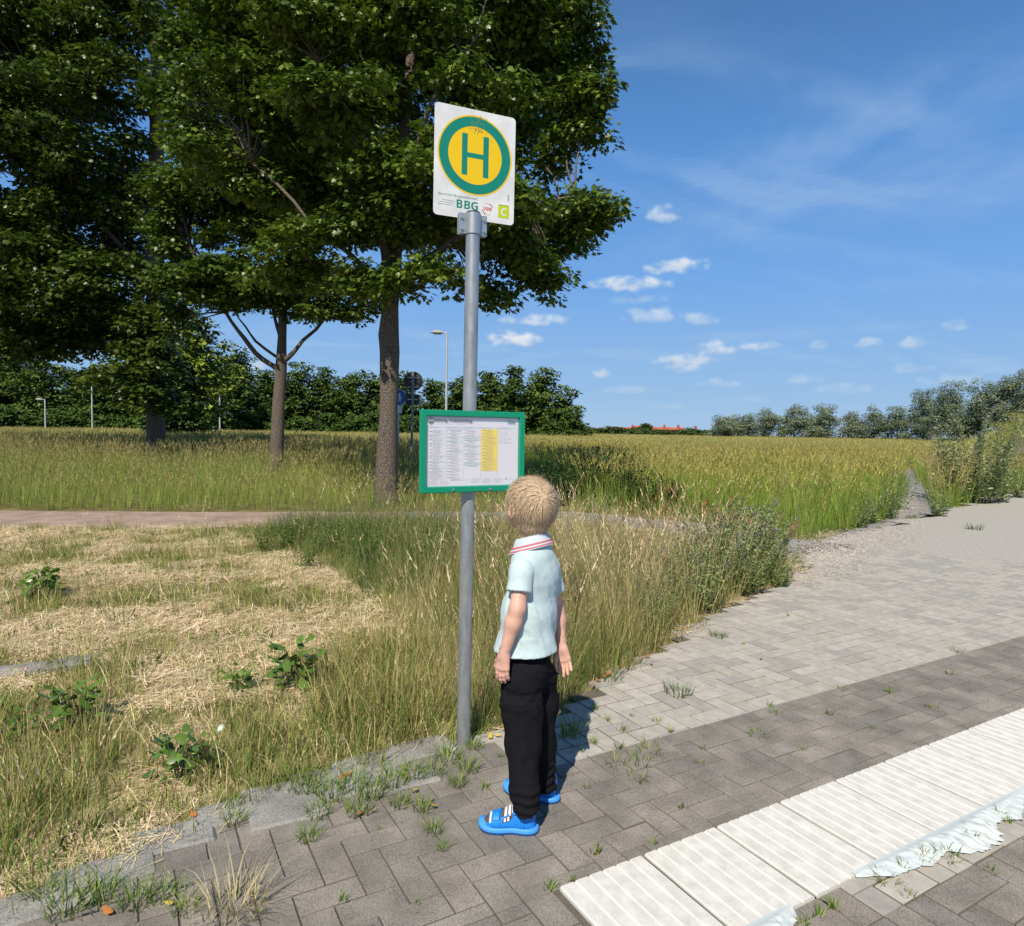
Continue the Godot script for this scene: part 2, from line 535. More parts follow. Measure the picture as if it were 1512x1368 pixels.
# ---------------------------------------------------------------- materials used in several places
func make_materials() -> void:
	var speck := tex(grain(1, 256, 0.15, 0.10, 0.16, 0.35))
	var softgrain := tex(grain(2, 512, 0.05, 0.12, 0.02))
	var blotch := tex(grain(3, 512, 0.015, 0.24, 0.0))
	var rust := tex(grain(4, 512, 0.10, 0.45, 0.05))
	M.speck = speck; M.softgrain = softgrain; M.blotch = blotch
	var tones := [[0.345, 0.33, 0.30], [0.365, 0.35, 0.318], [0.30, 0.29, 0.27], [0.385, 0.368, 0.334], [0.35, 0.333, 0.296]]
	M.light_paver = []
	for t in tones:
		var m := mat(t[0] * 1.38, t[1] * 1.37, t[2] * 1.34, 0.92)
		ground_tex(m, softgrain, 0.55)
		M.light_paver.append(m)
	tones = [[0.148, 0.139, 0.127], [0.160, 0.149, 0.136], [0.138, 0.131, 0.121], [0.154, 0.143, 0.130], [0.145, 0.137, 0.127], [0.124, 0.118, 0.110]]
	M.dark_paver = []
	for t in tones:
		var m := mat(t[0] * 2.36, t[1] * 2.30, t[2] * 2.20, 0.95)
		ground_tex(m, speck, 0.5)
		stain(m, blotch, 1.7)
		M.dark_paver.append(m)
	M.slab = mat(0.42, 0.415, 0.39, 0.95); ground_tex(M.slab, speck, 0.6); stain(M.slab, blotch, 1.3)
	M.joint = mat(0.15, 0.132, 0.105, 1.0); ground_tex(M.joint, speck, 0.35)
	M.sand = mat(0.36, 0.31, 0.23, 1.0)
	M.gravel = plantmat(0.0, 0.9)
	M.filler = mat(0.045, 0.042, 0.04, 0.9)
	M.white_rib = mat(0.785, 0.775, 0.73, 0.85); ground_tex(M.white_rib, softgrain, 0.5); pass
	M.red_path = mat(0.52, 0.38, 0.30, 0.95); ground_tex(M.red_path, speck, 1.0); stain(M.red_path, blotch, 4.0)
	M.grey_path = mat(0.38, 0.365, 0.34, 0.95); ground_tex(M.grey_path, speck, 0.9); stain(M.grey_path, blotch, 3.1)
	M.earth = plantmat(0.0, 1.0); ground_tex(M.earth, rust, 1.7); stain(M.earth, blotch, 7.0)
	M.road = mat(0.25, 0.24, 0.235, 0.95); ground_tex(M.road, speck, 1.5); stain(M.road, blotch, 6.0)
	M.leaf = plantmat(0.55, 0.42); M.leaf.metallic_specular = 0.5
	M.grass = plantmat(0.5, 0.6)
	M.far_leaf = plantmat(0.0, 0.6)
	M.far_grass = plantmat(0.0, 0.8)
	M.straw = plantmat(0.35, 0.8)
	M.glossy_leaf = plantmat(0.45, 0.3); M.glossy_leaf.metallic_specular = 0.5
	M.bark = mat(0.20, 0.17, 0.145, 0.95)
	var bn := FastNoiseLite.new()
	bn.seed = 9
	bn.frequency = 0.02
	bn.fractal_octaves = 5
	bn.noise_type = FastNoiseLite.TYPE_SIMPLEX_SMOOTH
	var bi := bn.get_seamless_image(256, 1024)
	bi.convert(Image.FORMAT_RGB8)
	bi.resize(512, 512)
	for y in 512:
		for x in 512:
			var s := bi.get_pixel(x, y).r
			s = clampf(0.66 + (s - 0.5) * 1.0 + rng.randf_range(-0.1, 0.1), 0.08, 1.0)
			bi.set_pixel(x, y, Color(s, s * 0.97, s * 0.93))
	M.bark.albedo_color = Color(0.27, 0.235, 0.205).linear_to_srgb()
	ground_tex(M.bark, tex(bi), 0.7, 0.5)
	M.bark.uv1_scale = Vector3(5.5, 1.5, 5.5)
	M.zinc = mat(0.44, 0.475, 0.50, 0.42, 0.55)
	ground_tex(M.zinc, tex(grain(6, 256, 0.06, 0.25, 0.04)), 0.22)
	M.zinc.uv1_scale = Vector3(7.0, 2.2, 7.0)
	M.steel = mat(0.46, 0.47, 0.48, 0.38, 0.7)
	M.lamp_metal = mat(0.50, 0.52, 0.54, 0.5, 0.3)
	M.dark_metal = mat(0.045, 0.05, 0.058, 0.6, 0.2)
	M.white = mat(0.78, 0.80, 0.82, 0.35)

# ---------------------------------------------------------------- outlines on the ground
const UA := Vector2(0.87, -0.493)       # along the tactile strip
const VA := Vector2(0.493, 0.87)        # across it, towards the road
func uv_to_xz(u: float, v: float) -> Vector2:
	return UA * u + VA * v
func make_zones() -> void:
	var edge := outline([[0, 1352], [110, 1305], [240, 1254], [300, 1215], [450, 1158], [600, 1113], [683, 1096], [760, 1078], [835, 1040], [900, 1003], [960, 975], [1000, 940], [1060, 905], [1110, 880], [1165, 857], [1185, 838], [1175, 808], [1290, 782], [1400, 752], [1512, 722]])
	zone.edge = edge.duplicate()
	var pave := PackedVector2Array([Vector2(-4.5, 1.5), Vector2(-3.2, -0.9)])
	pave.append_array(edge)
	pave.append_array([Vector2(24, -27), Vector2(45, -27), Vector2(45, 1.5)])
	zone.pave = pave
	var mid := outline([[-260, 764], [0, 763], [240, 765], [430, 764], [600, 764], [850, 761], [1000, 776], [1130, 800], [1220, 815]])
	zone.path_mid = mid
	var a := PackedVector2Array(); var b := PackedVector2Array()
	for k in mid.size():
		var t := (mid[mini(k + 1, mid.size() - 1)] - mid[maxi(k - 1, 0)]).normalized()
		var w := 0.95 if k < 5 else 0.75
		a.append(mid[k] + Vector2(t.y, -t.x) * w)
		b.append(mid[k] - Vector2(t.y, -t.x) * w)
	zone.path_far = a
	zone.path_near = b
	b = b.duplicate()
	b.reverse()
	var p := a.duplicate()
	p.append_array(b)
	zone.path = p
	zone.dirt = outline([[1322, 693], [1352, 692], [1362, 715], [1392, 754], [1290, 783], [1180, 808], [1225, 792], [1312, 765], [1332, 735]])
	zone.tall = outline([[430, 774], [620, 776], [850, 776], [1000, 792], [1120, 826], [1165, 855], [1110, 878], [1060, 902], [1000, 936], [960, 970], [900, 998], [835, 1034], [760, 1070], [715, 1086], [665, 1086], [640, 1010], [600, 940], [560, 885], [440, 818], [350, 792]])
	zone.medium = outline([[500, 965], [600, 940], [655, 1000], [662, 1088], [560, 1112], [480, 1090], [465, 1010]])
	zone.greenpatch = outline([[350, 792], [430, 774], [600, 776], [740, 790], [720, 850], [600, 880], [560, 885], [440, 830]])
	zone.verge = outline([[1378, 752], [1400, 740], [1512, 712], [1700, 690], [1600, 668], [1400, 676], [1372, 690]])

func path_side(p: Vector2) -> bool:      # true beyond the path
	var f: PackedVector2Array = zone.path_mid
	if p.x <= f[0].x: return p.y < f[0].y
	for k in f.size() - 1:
		if p.x >= f[k].x and p.x < f[k + 1].x:
			return p.y < lerpf(f[k].y, f[k + 1].y, (p.x - f[k].x) / (f[k + 1].x - f[k].x))
	return p.y < -9.0 - (p.x - 4.0) * 0.85
func zone_at(p: Vector2) -> String:
	if inside(p, zone.path): return "path"
	if inside(p, zone.dirt): return "dirt"
	if inside(p, zone.pave): return "pave"
	if inside(p, zone.verge): return "verge"
	if path_side(p): return "field"
	if inside(p, zone.tall): return "tall"
	if inside(p, zone.medium): return "medium"
	return "lawn"
func level(x: float, z: float) -> float:
	var p := Vector2(x, z)
	var h := -0.022 + noise.get_noise_2d(x * 1.3, z * 1.3) * 0.018
	if z > -25.0 and z < 2.0 and absf(x) < 45.0 and (inside(p, zone.pave) or inside(p, zone.path) or inside(p, zone.dirt)): h = -0.035
	h += bank(x, z)
	return h
func bank(x: float, z: float) -> float:     # the road embankment beyond the bush
	if z > -18.0: return 0.0
	return smoothstep(0.66, 0.86, x / -z) * smoothstep(-22.0, -36.0, z) * smoothstep(-95.0, -60.0, z) * 3.2

func build_ground() -> void:
	var xs := []; var zs := []
	var t := 0.0
	while t < 300.0:
		xs.append(t); t += maxf(0.16, t * 0.045)
	var all := []
	for k in range(xs.size() - 1, 0, -1): all.append(-xs[k])
	all.append_array(xs)
	t = -4.0
	while t < 330.0:
		zs.append(-t); t += maxf(0.16, absf(t) * 0.04)
	var mb := MB.new()
	var rows := []
	for z in zs:
		var row := []
		for x in all: row.append(Vector3(x, level(x, z), z))
		rows.append(row)
	mb.sheet(rows)
	for k in mb.v.size():
		var p := mb.v[k]
		var nn := noise.get_noise_2d(p.x * 0.7 + 40.0, p.z * 0.7)
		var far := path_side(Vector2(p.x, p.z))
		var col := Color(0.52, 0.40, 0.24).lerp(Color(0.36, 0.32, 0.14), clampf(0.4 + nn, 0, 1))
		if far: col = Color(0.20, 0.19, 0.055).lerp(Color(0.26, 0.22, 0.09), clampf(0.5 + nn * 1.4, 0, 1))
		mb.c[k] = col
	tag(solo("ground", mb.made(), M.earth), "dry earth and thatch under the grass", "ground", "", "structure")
	# footpath crossing in front of the maples: reddish slabs that turn grey towards the stop
	var far_e: PackedVector2Array = zone.path_far
	var near_e: PackedVector2Array = zone.path_near
	for half in 2:
		var pm := MB.new()
		var rws := []
		var k0 := 0 if half == 0 else 4
		var k1 := 4 if half == 0 else far_e.size() - 1
		for k in range(k0 * 6, k1 * 6 + 1):
			var a := far_e[mini(k / 6, far_e.size() - 1)].lerp(far_e[mini(k / 6 + 1, far_e.size() - 1)], (k % 6) / 6.0)
			var b := near_e[mini(k / 6, far_e.size() - 1)].lerp(near_e[mini(k / 6 + 1, far_e.size() - 1)], (k % 6) / 6.0)
			var row := []
			for j in 9:
				var q := a.lerp(b, j / 8.0)
				var wob := noise.get_noise_2d(q.x * 2.0, q.y * 2.0) * 0.12 if j in [0, 8] else 0.0
				q += (b - a).normalized() * wob
				row.append(Vector3(q.x, -0.004 - (0.004 if half else 0.0) - (0.022 if j in [0, 8] else 0.0), q.y))
			rws.append(row)
		pm.sheet(rws)
		var o := solo("footpath", pm.made(), M.red_path if half == 0 else M.grey_path)
		tag(o, "reddish footpath crossing before the maple trunks" if half == 0 else "grey footpath behind the child joining the paving", "footpath", "", "structure")
	# trodden dirt path climbing past the bush
	var dm := MB.new()
	var poly: PackedVector2Array = zone.dirt
	var ids := Geometry2D.triangulate_polygon(poly)
	for k in range(0, ids.size(), 3):
		dm.tri(Vector3(poly[ids[k]].x, -0.012, poly[ids[k]].y), Vector3(poly[ids[k + 1]].x, -0.012, poly[ids[k + 1]].y), Vector3(poly[ids[k + 2]].x, -0.012, poly[ids[k + 2]].y))
	for k in dm.n.size(): dm.n[k] = Vector3.UP
	tag(solo("dirt_path", dm.made(), M.grey_path), "grey trodden dirt path between meadow edge and tall bush", "path", "", "structure")

# ---------------------------------------------------------------- paving
const LIGHT_V := -2.286
const STRIP_A := -1.645
const STRIP_B := -1.245
func paver_kind(u: float, v: float) -> int:      # 0 none, 1 light, 2 dark
	var q := uv_to_xz(u, v)
	if not inside(q, zone.pave) or inside(q, zone.path): return 0
	if u > 1.12 and v > STRIP_A and v < STRIP_B: return 0
	if v < LIGHT_V: return 1 if u > 1.52 + (v - LIGHT_V) * 0.35 else 2
	if v > STRIP_B and v < WEDGE_V and u > 1.9: return 1
	return 2
const WEDGE_V := -1.10
func build_paving() -> void:
	const L := 0.2
	const W := 0.1
	var shapes := [[], [], [], []]
	for o2 in 4:
		var o := o2 % 2
		var gap := 0.0 if o2 < 2 else 0.0032
		for k in 4:
			var mb := MB.new()
			var su := (L if o == 0 else W) - 0.0048 - gap - k * 0.0007
			var sv := (W if o == 0 else L) - 0.0048 - gap - k * 0.0007
			mb.box(Vector3(0, -0.03, 0), Vector3(su, 0.06, sv), 0.0014 + 0.0006 * (k % 2))
			shapes[o2].append(mb.made())
	var root := {}
	for kind in [1, 2]:
		var n := Node3D.new()
		n.name = numbered("paving")
		add_child(n)
		tag(n, "pale grey concrete block paving spreading past the grass" if kind == 1 else "dark brown-grey concrete block paving around the white strip", "paving", "", "structure")
		root[kind] = n
	var found := {1: [], 2: []}
	var turn := atan2(-UA.y, UA.x)
	var cuts := [LIGHT_V, STRIP_A, STRIP_B, WEDGE_V]
	for j in range(-120, 32):
		for k in range(-45, 50):
			for o in 2:
				var cu: float; var cv: float
				var x := j + 4 * k
				if o == 0: cu = (x + 1.0) * W; cv = (j + 0.5) * W
				else: cu = (x + 2.5) * W; cv = j * W
				if cu < -1.6 or cu > 11.5 or cv > 0.3: continue
				var q := uv_to_xz(cu, cv)
				if q.length() > 9.6 or q.y > -0.6: continue
				var hv := (W if o == 0 else L) * 0.5
				# blocks that cross the edge of a field are cut there
				var ends := [cv - hv]
				for c in cuts:
					if c > cv - hv + 0.012 and c < cv + hv - 0.012: ends.append(c)
				ends.append(cv + hv)
				for e in ends.size() - 1:
					var mid: float = (ends[e] + ends[e + 1]) * 0.5
					var kind := paver_kind(cu, mid)
					if kind: found[kind].append([uv_to_xz(cu, mid), o, (ends[e + 1] - ends[e]) / (hv * 2.0)])
	for kind in [1, 2]:
		var list: Array = found[kind]
		# the pieces in view first, the nearest of them as parts of their own
		var score := func(e):
			var q: Vector2 = e[0]
			var sight := cam_basis.inverse() * Vector3(q.x, -EYE, q.y)
			var sx := absf(sight.x / -sight.z) * PHOTO_F
			var sy := -sight.y / -sight.z * PHOTO_F
			return q.length() + (100.0 if sx > 790.0 or sy > 715.0 else 0.0)
		list.sort_custom(func(a, b): return score.call(a) < score.call(b))
		var mats: Array = M.light_paver if kind == 1 else M.dark_paver
		var restmb := []
		for m in 3: restmb.append(MB.new())
		for k in list.size():
			var q: Vector2 = list[k][0]
			var o: int = list[k][1]
			var bs := Basis(Vector3.UP, turn + rf(-0.008, 0.008)) * Basis(Vector3.RIGHT, rf(-0.004, 0.004)) * Basis(Vector3.BACK, rf(-0.003, 0.003))
			var h := rf(-0.0015, 0.0015) + noise.get_noise_2d(q.x * 0.6, q.y * 0.6) * 0.002
			if k < 300:
				part("paver", shapes[o + (2 if kind == 1 else 0)][rng.randi() % 4], mats[rng.randi() % mats.size()], root[kind], Transform3D(bs * Basis.from_scale(Vector3(1, 1, list[k][2])), Vector3(q.x, h, q.y)))
			else:
				restmb[rng.randi() % 3].box(Vector3(q.x, h - 0.015, q.y), Vector3((L if o == 0 else W) - (0.0095 if kind == 1 else 0.006), 0.03, (W if o == 0 else L) * float(list[k][2]) - (0.0095 if kind == 1 else 0.006)), 0.0016, bs)
		for m in 3:
			if restmb[m].v.size():
				tag(part("pavers_beyond", restmb[m].made(), mats[m], root[kind]), "", "", "", "stuff")
		print("pavers ", kind, " ", list.size())
	# sand bed in the joints, and the paving too far off to tell its blocks apart
	var bedmb := MB.new()
	var farmb := MB.new()
	for pass_k in 2:                      # a fine grid near by, so that the bed keeps to the paving's outline, a coarse one beyond
		var st := 0.1 if pass_k == 0 else 0.4
		var u := -3.0
		while u < (10.2 if pass_k == 0 else 46.0):
			var v := -10.2 if pass_k == 0 else -26.2
			while v < (0.6 if pass_k == 0 else 2.4):
				var q := uv_to_xz(u + st / 2, v + st / 2)
				var near := u + st / 2 < 10.2 and v + st / 2 > -10.2 and v + st / 2 < 0.6
				if near == (pass_k == 0) and inside(q, zone.pave):
					var a := uv_to_xz(u, v); var b := uv_to_xz(u + st, v); var c2 := uv_to_xz(u + st, v + st); var d := uv_to_xz(u, v + st)
					bedmb.quad(Vector3(a.x, -0.0058, a.y), Vector3(b.x, -0.0058, b.y), Vector3(c2.x, -0.0058, c2.y), Vector3(d.x, -0.0058, d.y))
					if q.length() > 9.5 and not inside(q, zone.path):
						farmb.quad(Vector3(a.x, -0.0012, a.y), Vector3(b.x, -0.0012, b.y), Vector3(c2.x, -0.0012, c2.y), Vector3(d.x, -0.0012, d.y))
				v += st
			u += st
	part("joint_sand", bedmb.made(), M.joint, root[1])
	part("distant_paving", farmb.made(), M.light_paver[0], root[1])
	# worn edging slabs along the grass, half overgrown
	var e := [[40, 1338, 0.34], [150, 1290, 0.30], [255, 1236, 0.26], [345, 1198, 0.30], [405, 1175, 0.24], [470, 1153, 0.2], [545, 1128, 0.30], [622, 1107, 0.28], [520, 1160, 0.24], [600, 1150, 0.26], [425, 1200, 0.26], [60, 985, 0.5]]
	for k in e.size():
		var g := gp(e[k][0], e[k][1])
		var mb := MB.new()
		mb.box(Vector3(0, -0.025, 0), Vector3(e[k][2], 0.06, 0.17), 0.008)
		for q in mb.v.size(): mb.v[q] += Vector3(noise.get_noise_3dv(mb.v[q] * 9.0 + Vector3(k * 7, 0, 0)), 0.4 * noise.get_noise_3dv(mb.v[q] * 8.0 - Vector3(k * 5, 0, 0)), noise.get_noise_3dv(mb.v[q].rotated(Vector3.UP, 1.0) * 9.0)) * 0.018
		part("edging_slab", mb.made(), M.slab, root[2], Transform3D(Basis(Vector3.UP, turn + rf(-0.1, 0.05)), Vector3(g.x, 0.0005 + k * 0.0006, g.z)))

func build_strip() -> void:
	var n := Node3D.new()
	n.name = numbered("tactile_strip")
	add_child(n)
	tag(n, "white ribbed tactile strip let into the dark paving", "tactile strip", "", "structure")
	var turn := atan2(-UA.y, UA.x)
	const P := 0.335
	var wide := STRIP_B - STRIP_A
	for var_k in 12:
		var mb := MB.new()
		var w := P - 0.011
		# ribbed profile: twelve low ribs with sloping flanks
		var prof := [Vector2(-w / 2, -0.05), Vector2(-w / 2, 0.0035)]
		var ribs := 6
		for r in ribs:
			var c := -w / 2 + (r + 0.5) * w / ribs
			var h := w / ribs
			prof.append_array([Vector2(c - h * 0.47, 0.0040), Vector2(c - h * 0.40, 0.0085), Vector2(c + h * 0.38, 0.0078), Vector2(c + h * 0.44, 0.0040)])
		prof.append_array([Vector2(w / 2, 0.0035), Vector2(w / 2, -0.05)])
		for k in prof.size() - 1:
			var a: Vector2 = prof[k]; var b: Vector2 = prof[k + 1]
			mb.quad(Vector3(a.x, a.y, wide / 2), Vector3(a.x, a.y, -wide / 2), Vector3(b.x, b.y, -wide / 2), Vector3(b.x, b.y, wide / 2))
			for s in [-1.0, 1.0]:
				var z: float = s * wide / 2
				mb.quad(Vector3(a.x, a.y, z), Vector3(b.x, b.y, z), Vector3(b.x, -0.05, z), Vector3(a.x, -0.05, z))
		for k in range(0, mb.n.size()):
			if absf(mb.n[k].z) > 0.9: mb.n[k] = Vector3(0, 0, signf(mb.v[k].z))
			elif mb.n[k].y < 0: mb.n[k] = -mb.n[k]
		var q := uv_to_xz(1.12 + (var_k + 0.5) * P, (STRIP_A + STRIP_B) / 2)
		var jm := MB.new()
		jm.box(Vector3(P / 2, -0.01, 0), Vector3(0.014, 0.016, wide - 0.004))
		part("joint_filler", jm.made(), M.filler, n, Transform3D(Basis(Vector3.UP, turn), Vector3(q.x, 0.0, q.y)))
		part("ribbed_plate", mb.made(), M.white_rib, n, Transform3D(Basis(Vector3.UP, turn + rf(-0.006, 0.006)), Vector3(q.x, rf(0.0, 0.003), q.y)))
	# crumpled pale sheets draped over the strip's edge
	var cloth := mat(0.52, 0.575, 0.585, 0.9)
	for s in 2:
		var u0 := 1.98 if s == 0 else 1.26
		var u1 := 3.10 if s == 0 else 1.68
		var rows := []
		for k in 19:
			var t := k / 18.0
			var row := []
			var cols := 130 if s == 0 else 50
			for j in cols + 1:
				var w := j / float(cols)
				var u := lerpf(u0, u1, w)
				var hump := clampf(pow(sin(w * PI), 0.7) * (0.8 + 0.5 * noise.get_noise_1d(u * 5.0 + s * 9.0)), 0.0, 1.0)
				var fold := absf(noise.get_noise_2d(u * 26.0, t * 0.5 + s * 5.0)) * 2.0 - 0.5
				var fine := noise.get_noise_2d(u * 70.0, t * 2.0 + s)
				var v := STRIP_B - 0.012 + t * (0.018 + 0.125 * hump) + fold * 0.020 * smoothstep(0.3, 1.0, t) * hump
				var drape := smoothstep(0.0, 0.3, t) * (1.0 - smoothstep(0.45, 1.0, t))
				var y := 0.0118 + hump * (0.010 * drape + (0.026 * fold + 0.009 * fine) * smoothstep(0.15, 0.45, t) * (1.0 - 0.55 * t)) - 0.006 * t
				y = maxf(y, 0.0112 if v < STRIP_B + 0.004 else 0.0052)
				var q := uv_to_xz(u, v)
				row.append(Vector3(q.x, y + 0.0006 * t, q.y))
			rows.append(row)
		var mb := MB.new()
		mb.sheet(rows)
		for k in mb.n.size():
			if mb.n[k].y < 0: mb.n[k] = -mb.n[k]
		tag(solo("crumpled_sheet", mb.made(), cloth), "pale crumpled sheet draped in a long hump over the strip's edge" if s == 0 else "small pale crumpled sheet at the end of the strip", "sheet")

# ---------------------------------------------------------------- embankment road and village
func build_far() -> void:
	# a strip of road running up the embankment
	var mb := MB.new()
	var rows := []
	for k in 30:
		var t := k / 29.0
		var c := Vector2(21.5, -30.0).lerp(Vector2(60.0, -40.0), t)
		var row := []
		for j in 5:
			var q := c + Vector2(0.28, 0.96) * (j - 2.0) * 0.9
			row.append(Vector3(q.x, level(q.x, q.y) + 0.05, q.y))
		rows.append(row)
	mb.sheet(rows)
	tag(solo("road", mb.made(), M.road), "grey road climbing the embankment behind the tall bush", "road", "", "structure")
	var brick_red := mat(0.42, 0.10, 0.05, 0.8)
	var roof2 := mat(0.36, 0.085, 0.05, 0.85)
	var slate := mat(0.05, 0.05, 0.06, 0.8)
	var plaster := mat(0.70, 0.68, 0.64, 0.9)
	var cream := mat(0.50, 0.42, 0.32, 0.9)
	var glass := mat(0.05, 0.06, 0.08, 0.15)
	var list := [[888, 632.5, 44, 5.5, 0, "long low house with faded red roof at the village end"], [925, 631.0, 40, 6.5, 1, "broad red roofed house beyond the low hedge"], [951, 629.0, 24, 7.5, 0, "tall red roofed house in the middle of the village"],
			[975, 631.0, 26, 6.5, 1, "red roofed house half hidden by the hedge"], [996, 631.5, 22, 6.0, 0, "narrow red roofed house beside the white gable"], [1021, 633.0, 26, 5.5, 2, "white gabled house with dark roof beside the poplars"]]
	for h in list:
		var d := 230.0
		var top := dp(h[0], h[1], d)
		var w: float = h[2] / PHOTO_F * d
		var o := thing("house", h[5], "house", Vector3(top.x, 0, -d), rf(-0.15, 0.15), "village houses beyond the hedge")
		var ridge := top.y
		var eaves := ridge - 3.2
		var body := MB.new()
		body.box(Vector3(0, eaves / 2, 0), Vector3(w, eaves, 8.0), 0.05)
		part("wall", body.made(), plaster if h[4] == 2 else cream, o)
		var rm := MB.new()
		var gable_front: bool = h[4] == 2
		var prof := PackedVector2Array([Vector2(-4.6, 0), Vector2(4.6, 0), Vector2(0.0, 3.2)]) if not gable_front else PackedVector2Array([Vector2(-w * 0.56, 0), Vector2(w * 0.56, 0), Vector2(0, 3.2)])
		rm.plate(prof, w + 0.8 if not gable_front else 8.8, Transform3D(Basis(Vector3.UP, 0.0 if gable_front else PI / 2), Vector3(0, eaves + 0.003, 0)))
		var roof := part("roof", rm.made(), slate if h[4] == 2 else (brick_red if h[4] == 0 else roof2), o)
		if gable_front:
			var gm := MB.new()
			gm.plate(PackedVector2Array([Vector2(-w * 0.5, 0), Vector2(w * 0.5, 0), Vector2(0, 2.85)]), 0.1, Transform3D(Basis(), Vector3(0, eaves + 0.01, 4.5)))
			part("gable", gm.made(), plaster, o)
		var ch := MB.new()
		ch.box(Vector3(w * 0.22, ridge + 0.1, 0.6), Vector3(0.7, 1.5, 0.7), 0.03)
		part("chimney", ch.made(), roof2, roof)
		for k in 3:
			var wm := MB.new()
			wm.box(Vector3((k - 1) * w * 0.28, eaves - 1.3, 4.01), Vector3(1.1, 1.3, 0.08), 0.01)
			part("window", wm.made(), glass, o)

# ---------------------------------------------------------------- trees
const MAPLE := [[0.0, 0.0], [0.2, -0.04], [0.44, 0.06], [0.27, 0.2], [0.58, 0.5], [0.26, 0.45], [0.2, 0.7], [0.0, 1.0]]
const OVAL := [[0.0, 0.0], [0.22, 0.2], [0.26, 0.5], [0.14, 0.8], [0.0, 1.0]]
func add_leaf(mb: MB, shape: Array, at: Vector3, dir: Vector3, nrm: Vector3, size: float, col: Color, fold := 0.3) -> void:
	var y := dir.normalized()
	var x := y.cross(nrm).normalized()
	var z := x.cross(y)
	var pts := []
	for p in shape: pts.append(at + (x * p[0] + y * p[1] - z * absf(p[0]) * fold) * size)
	for k in range(shape.size() - 2, 0, -1):
		var p = shape[k]
		pts.append(at + (-x * p[0] + y * p[1] - z * absf(p[0]) * fold) * size)
	var mid := at + (y * 0.38) * size
	var k0 := mb.vert(mid, z, col)
	for p in pts: mb.vert(p, (z + (p - mid).normalized() * 0.15).normalized(), col)
	for k in pts.size(): mb.i.append_array([k0, k0 + 1 + k, k0 + 1 + (k + 1) % pts.size()])
func leaf_cluster(shape: Array, n: int, r: float, s0: float, s1: float, droop: float, cols: Array) -> ArrayMesh:
	var mb := MB.new()
	for k in n:
		var d := Vector3(rf(-1, 1), rf(-1, 1), rf(-1, 1))
		if d.length() > 1.0: d = d.normalized() * rf(0.5, 1.0)
		var at := d * r * Vector3(1, 0.62, 1)
		var out := Vector3(d.x, -droop + rf(-0.35, 0.35), d.z) + Vector3(rf(-0.4, 0.4), 0, rf(-0.4, 0.4))
		var nr := (Vector3.UP + Vector3(rf(-0.6, 0.6), 0, rf(-0.6, 0.6)) + d * 0.5).normalized()
		var c: Color = cols[rng.randi() % cols.size()]
		var q := rf(0.8, 1.2)
		add_leaf(mb, shape, at, out, nr, rf(s0, s1), Color(c.r * q, c.g * q, c.b * q))
	return mb.made()
func bent(a: Vector3, b: Vector3, sag: float, n: int) -> Array:
	var out := []
	var side := Vector3(rf(-1, 1), rf(-0.4, 0.4), rf(-1, 1)) * (b - a).length() * 0.10
	for k in n + 1:
		var t := k / float(n)
		out.append(a.lerp(b, t) + Vector3.UP * sin(t * PI) * sag * (b - a).length() + side * sin(t * PI) * (1.0 + 0.5 * sin(t * 7.0)))
	return out
func taper(r0: float, r1: float, n: int) -> Array:
	var out := []
	for k in n + 1: out.append(lerpf(r0, r1, pow(k / float(n), 0.8)))
	return out
func rough(mb: MB, amp: float, freq: float) -> void:
	for k in mb.v.size():
		mb.v[k] += mb.n[k] * noise.get_noise_3dv(mb.v[k] * freq) * amp
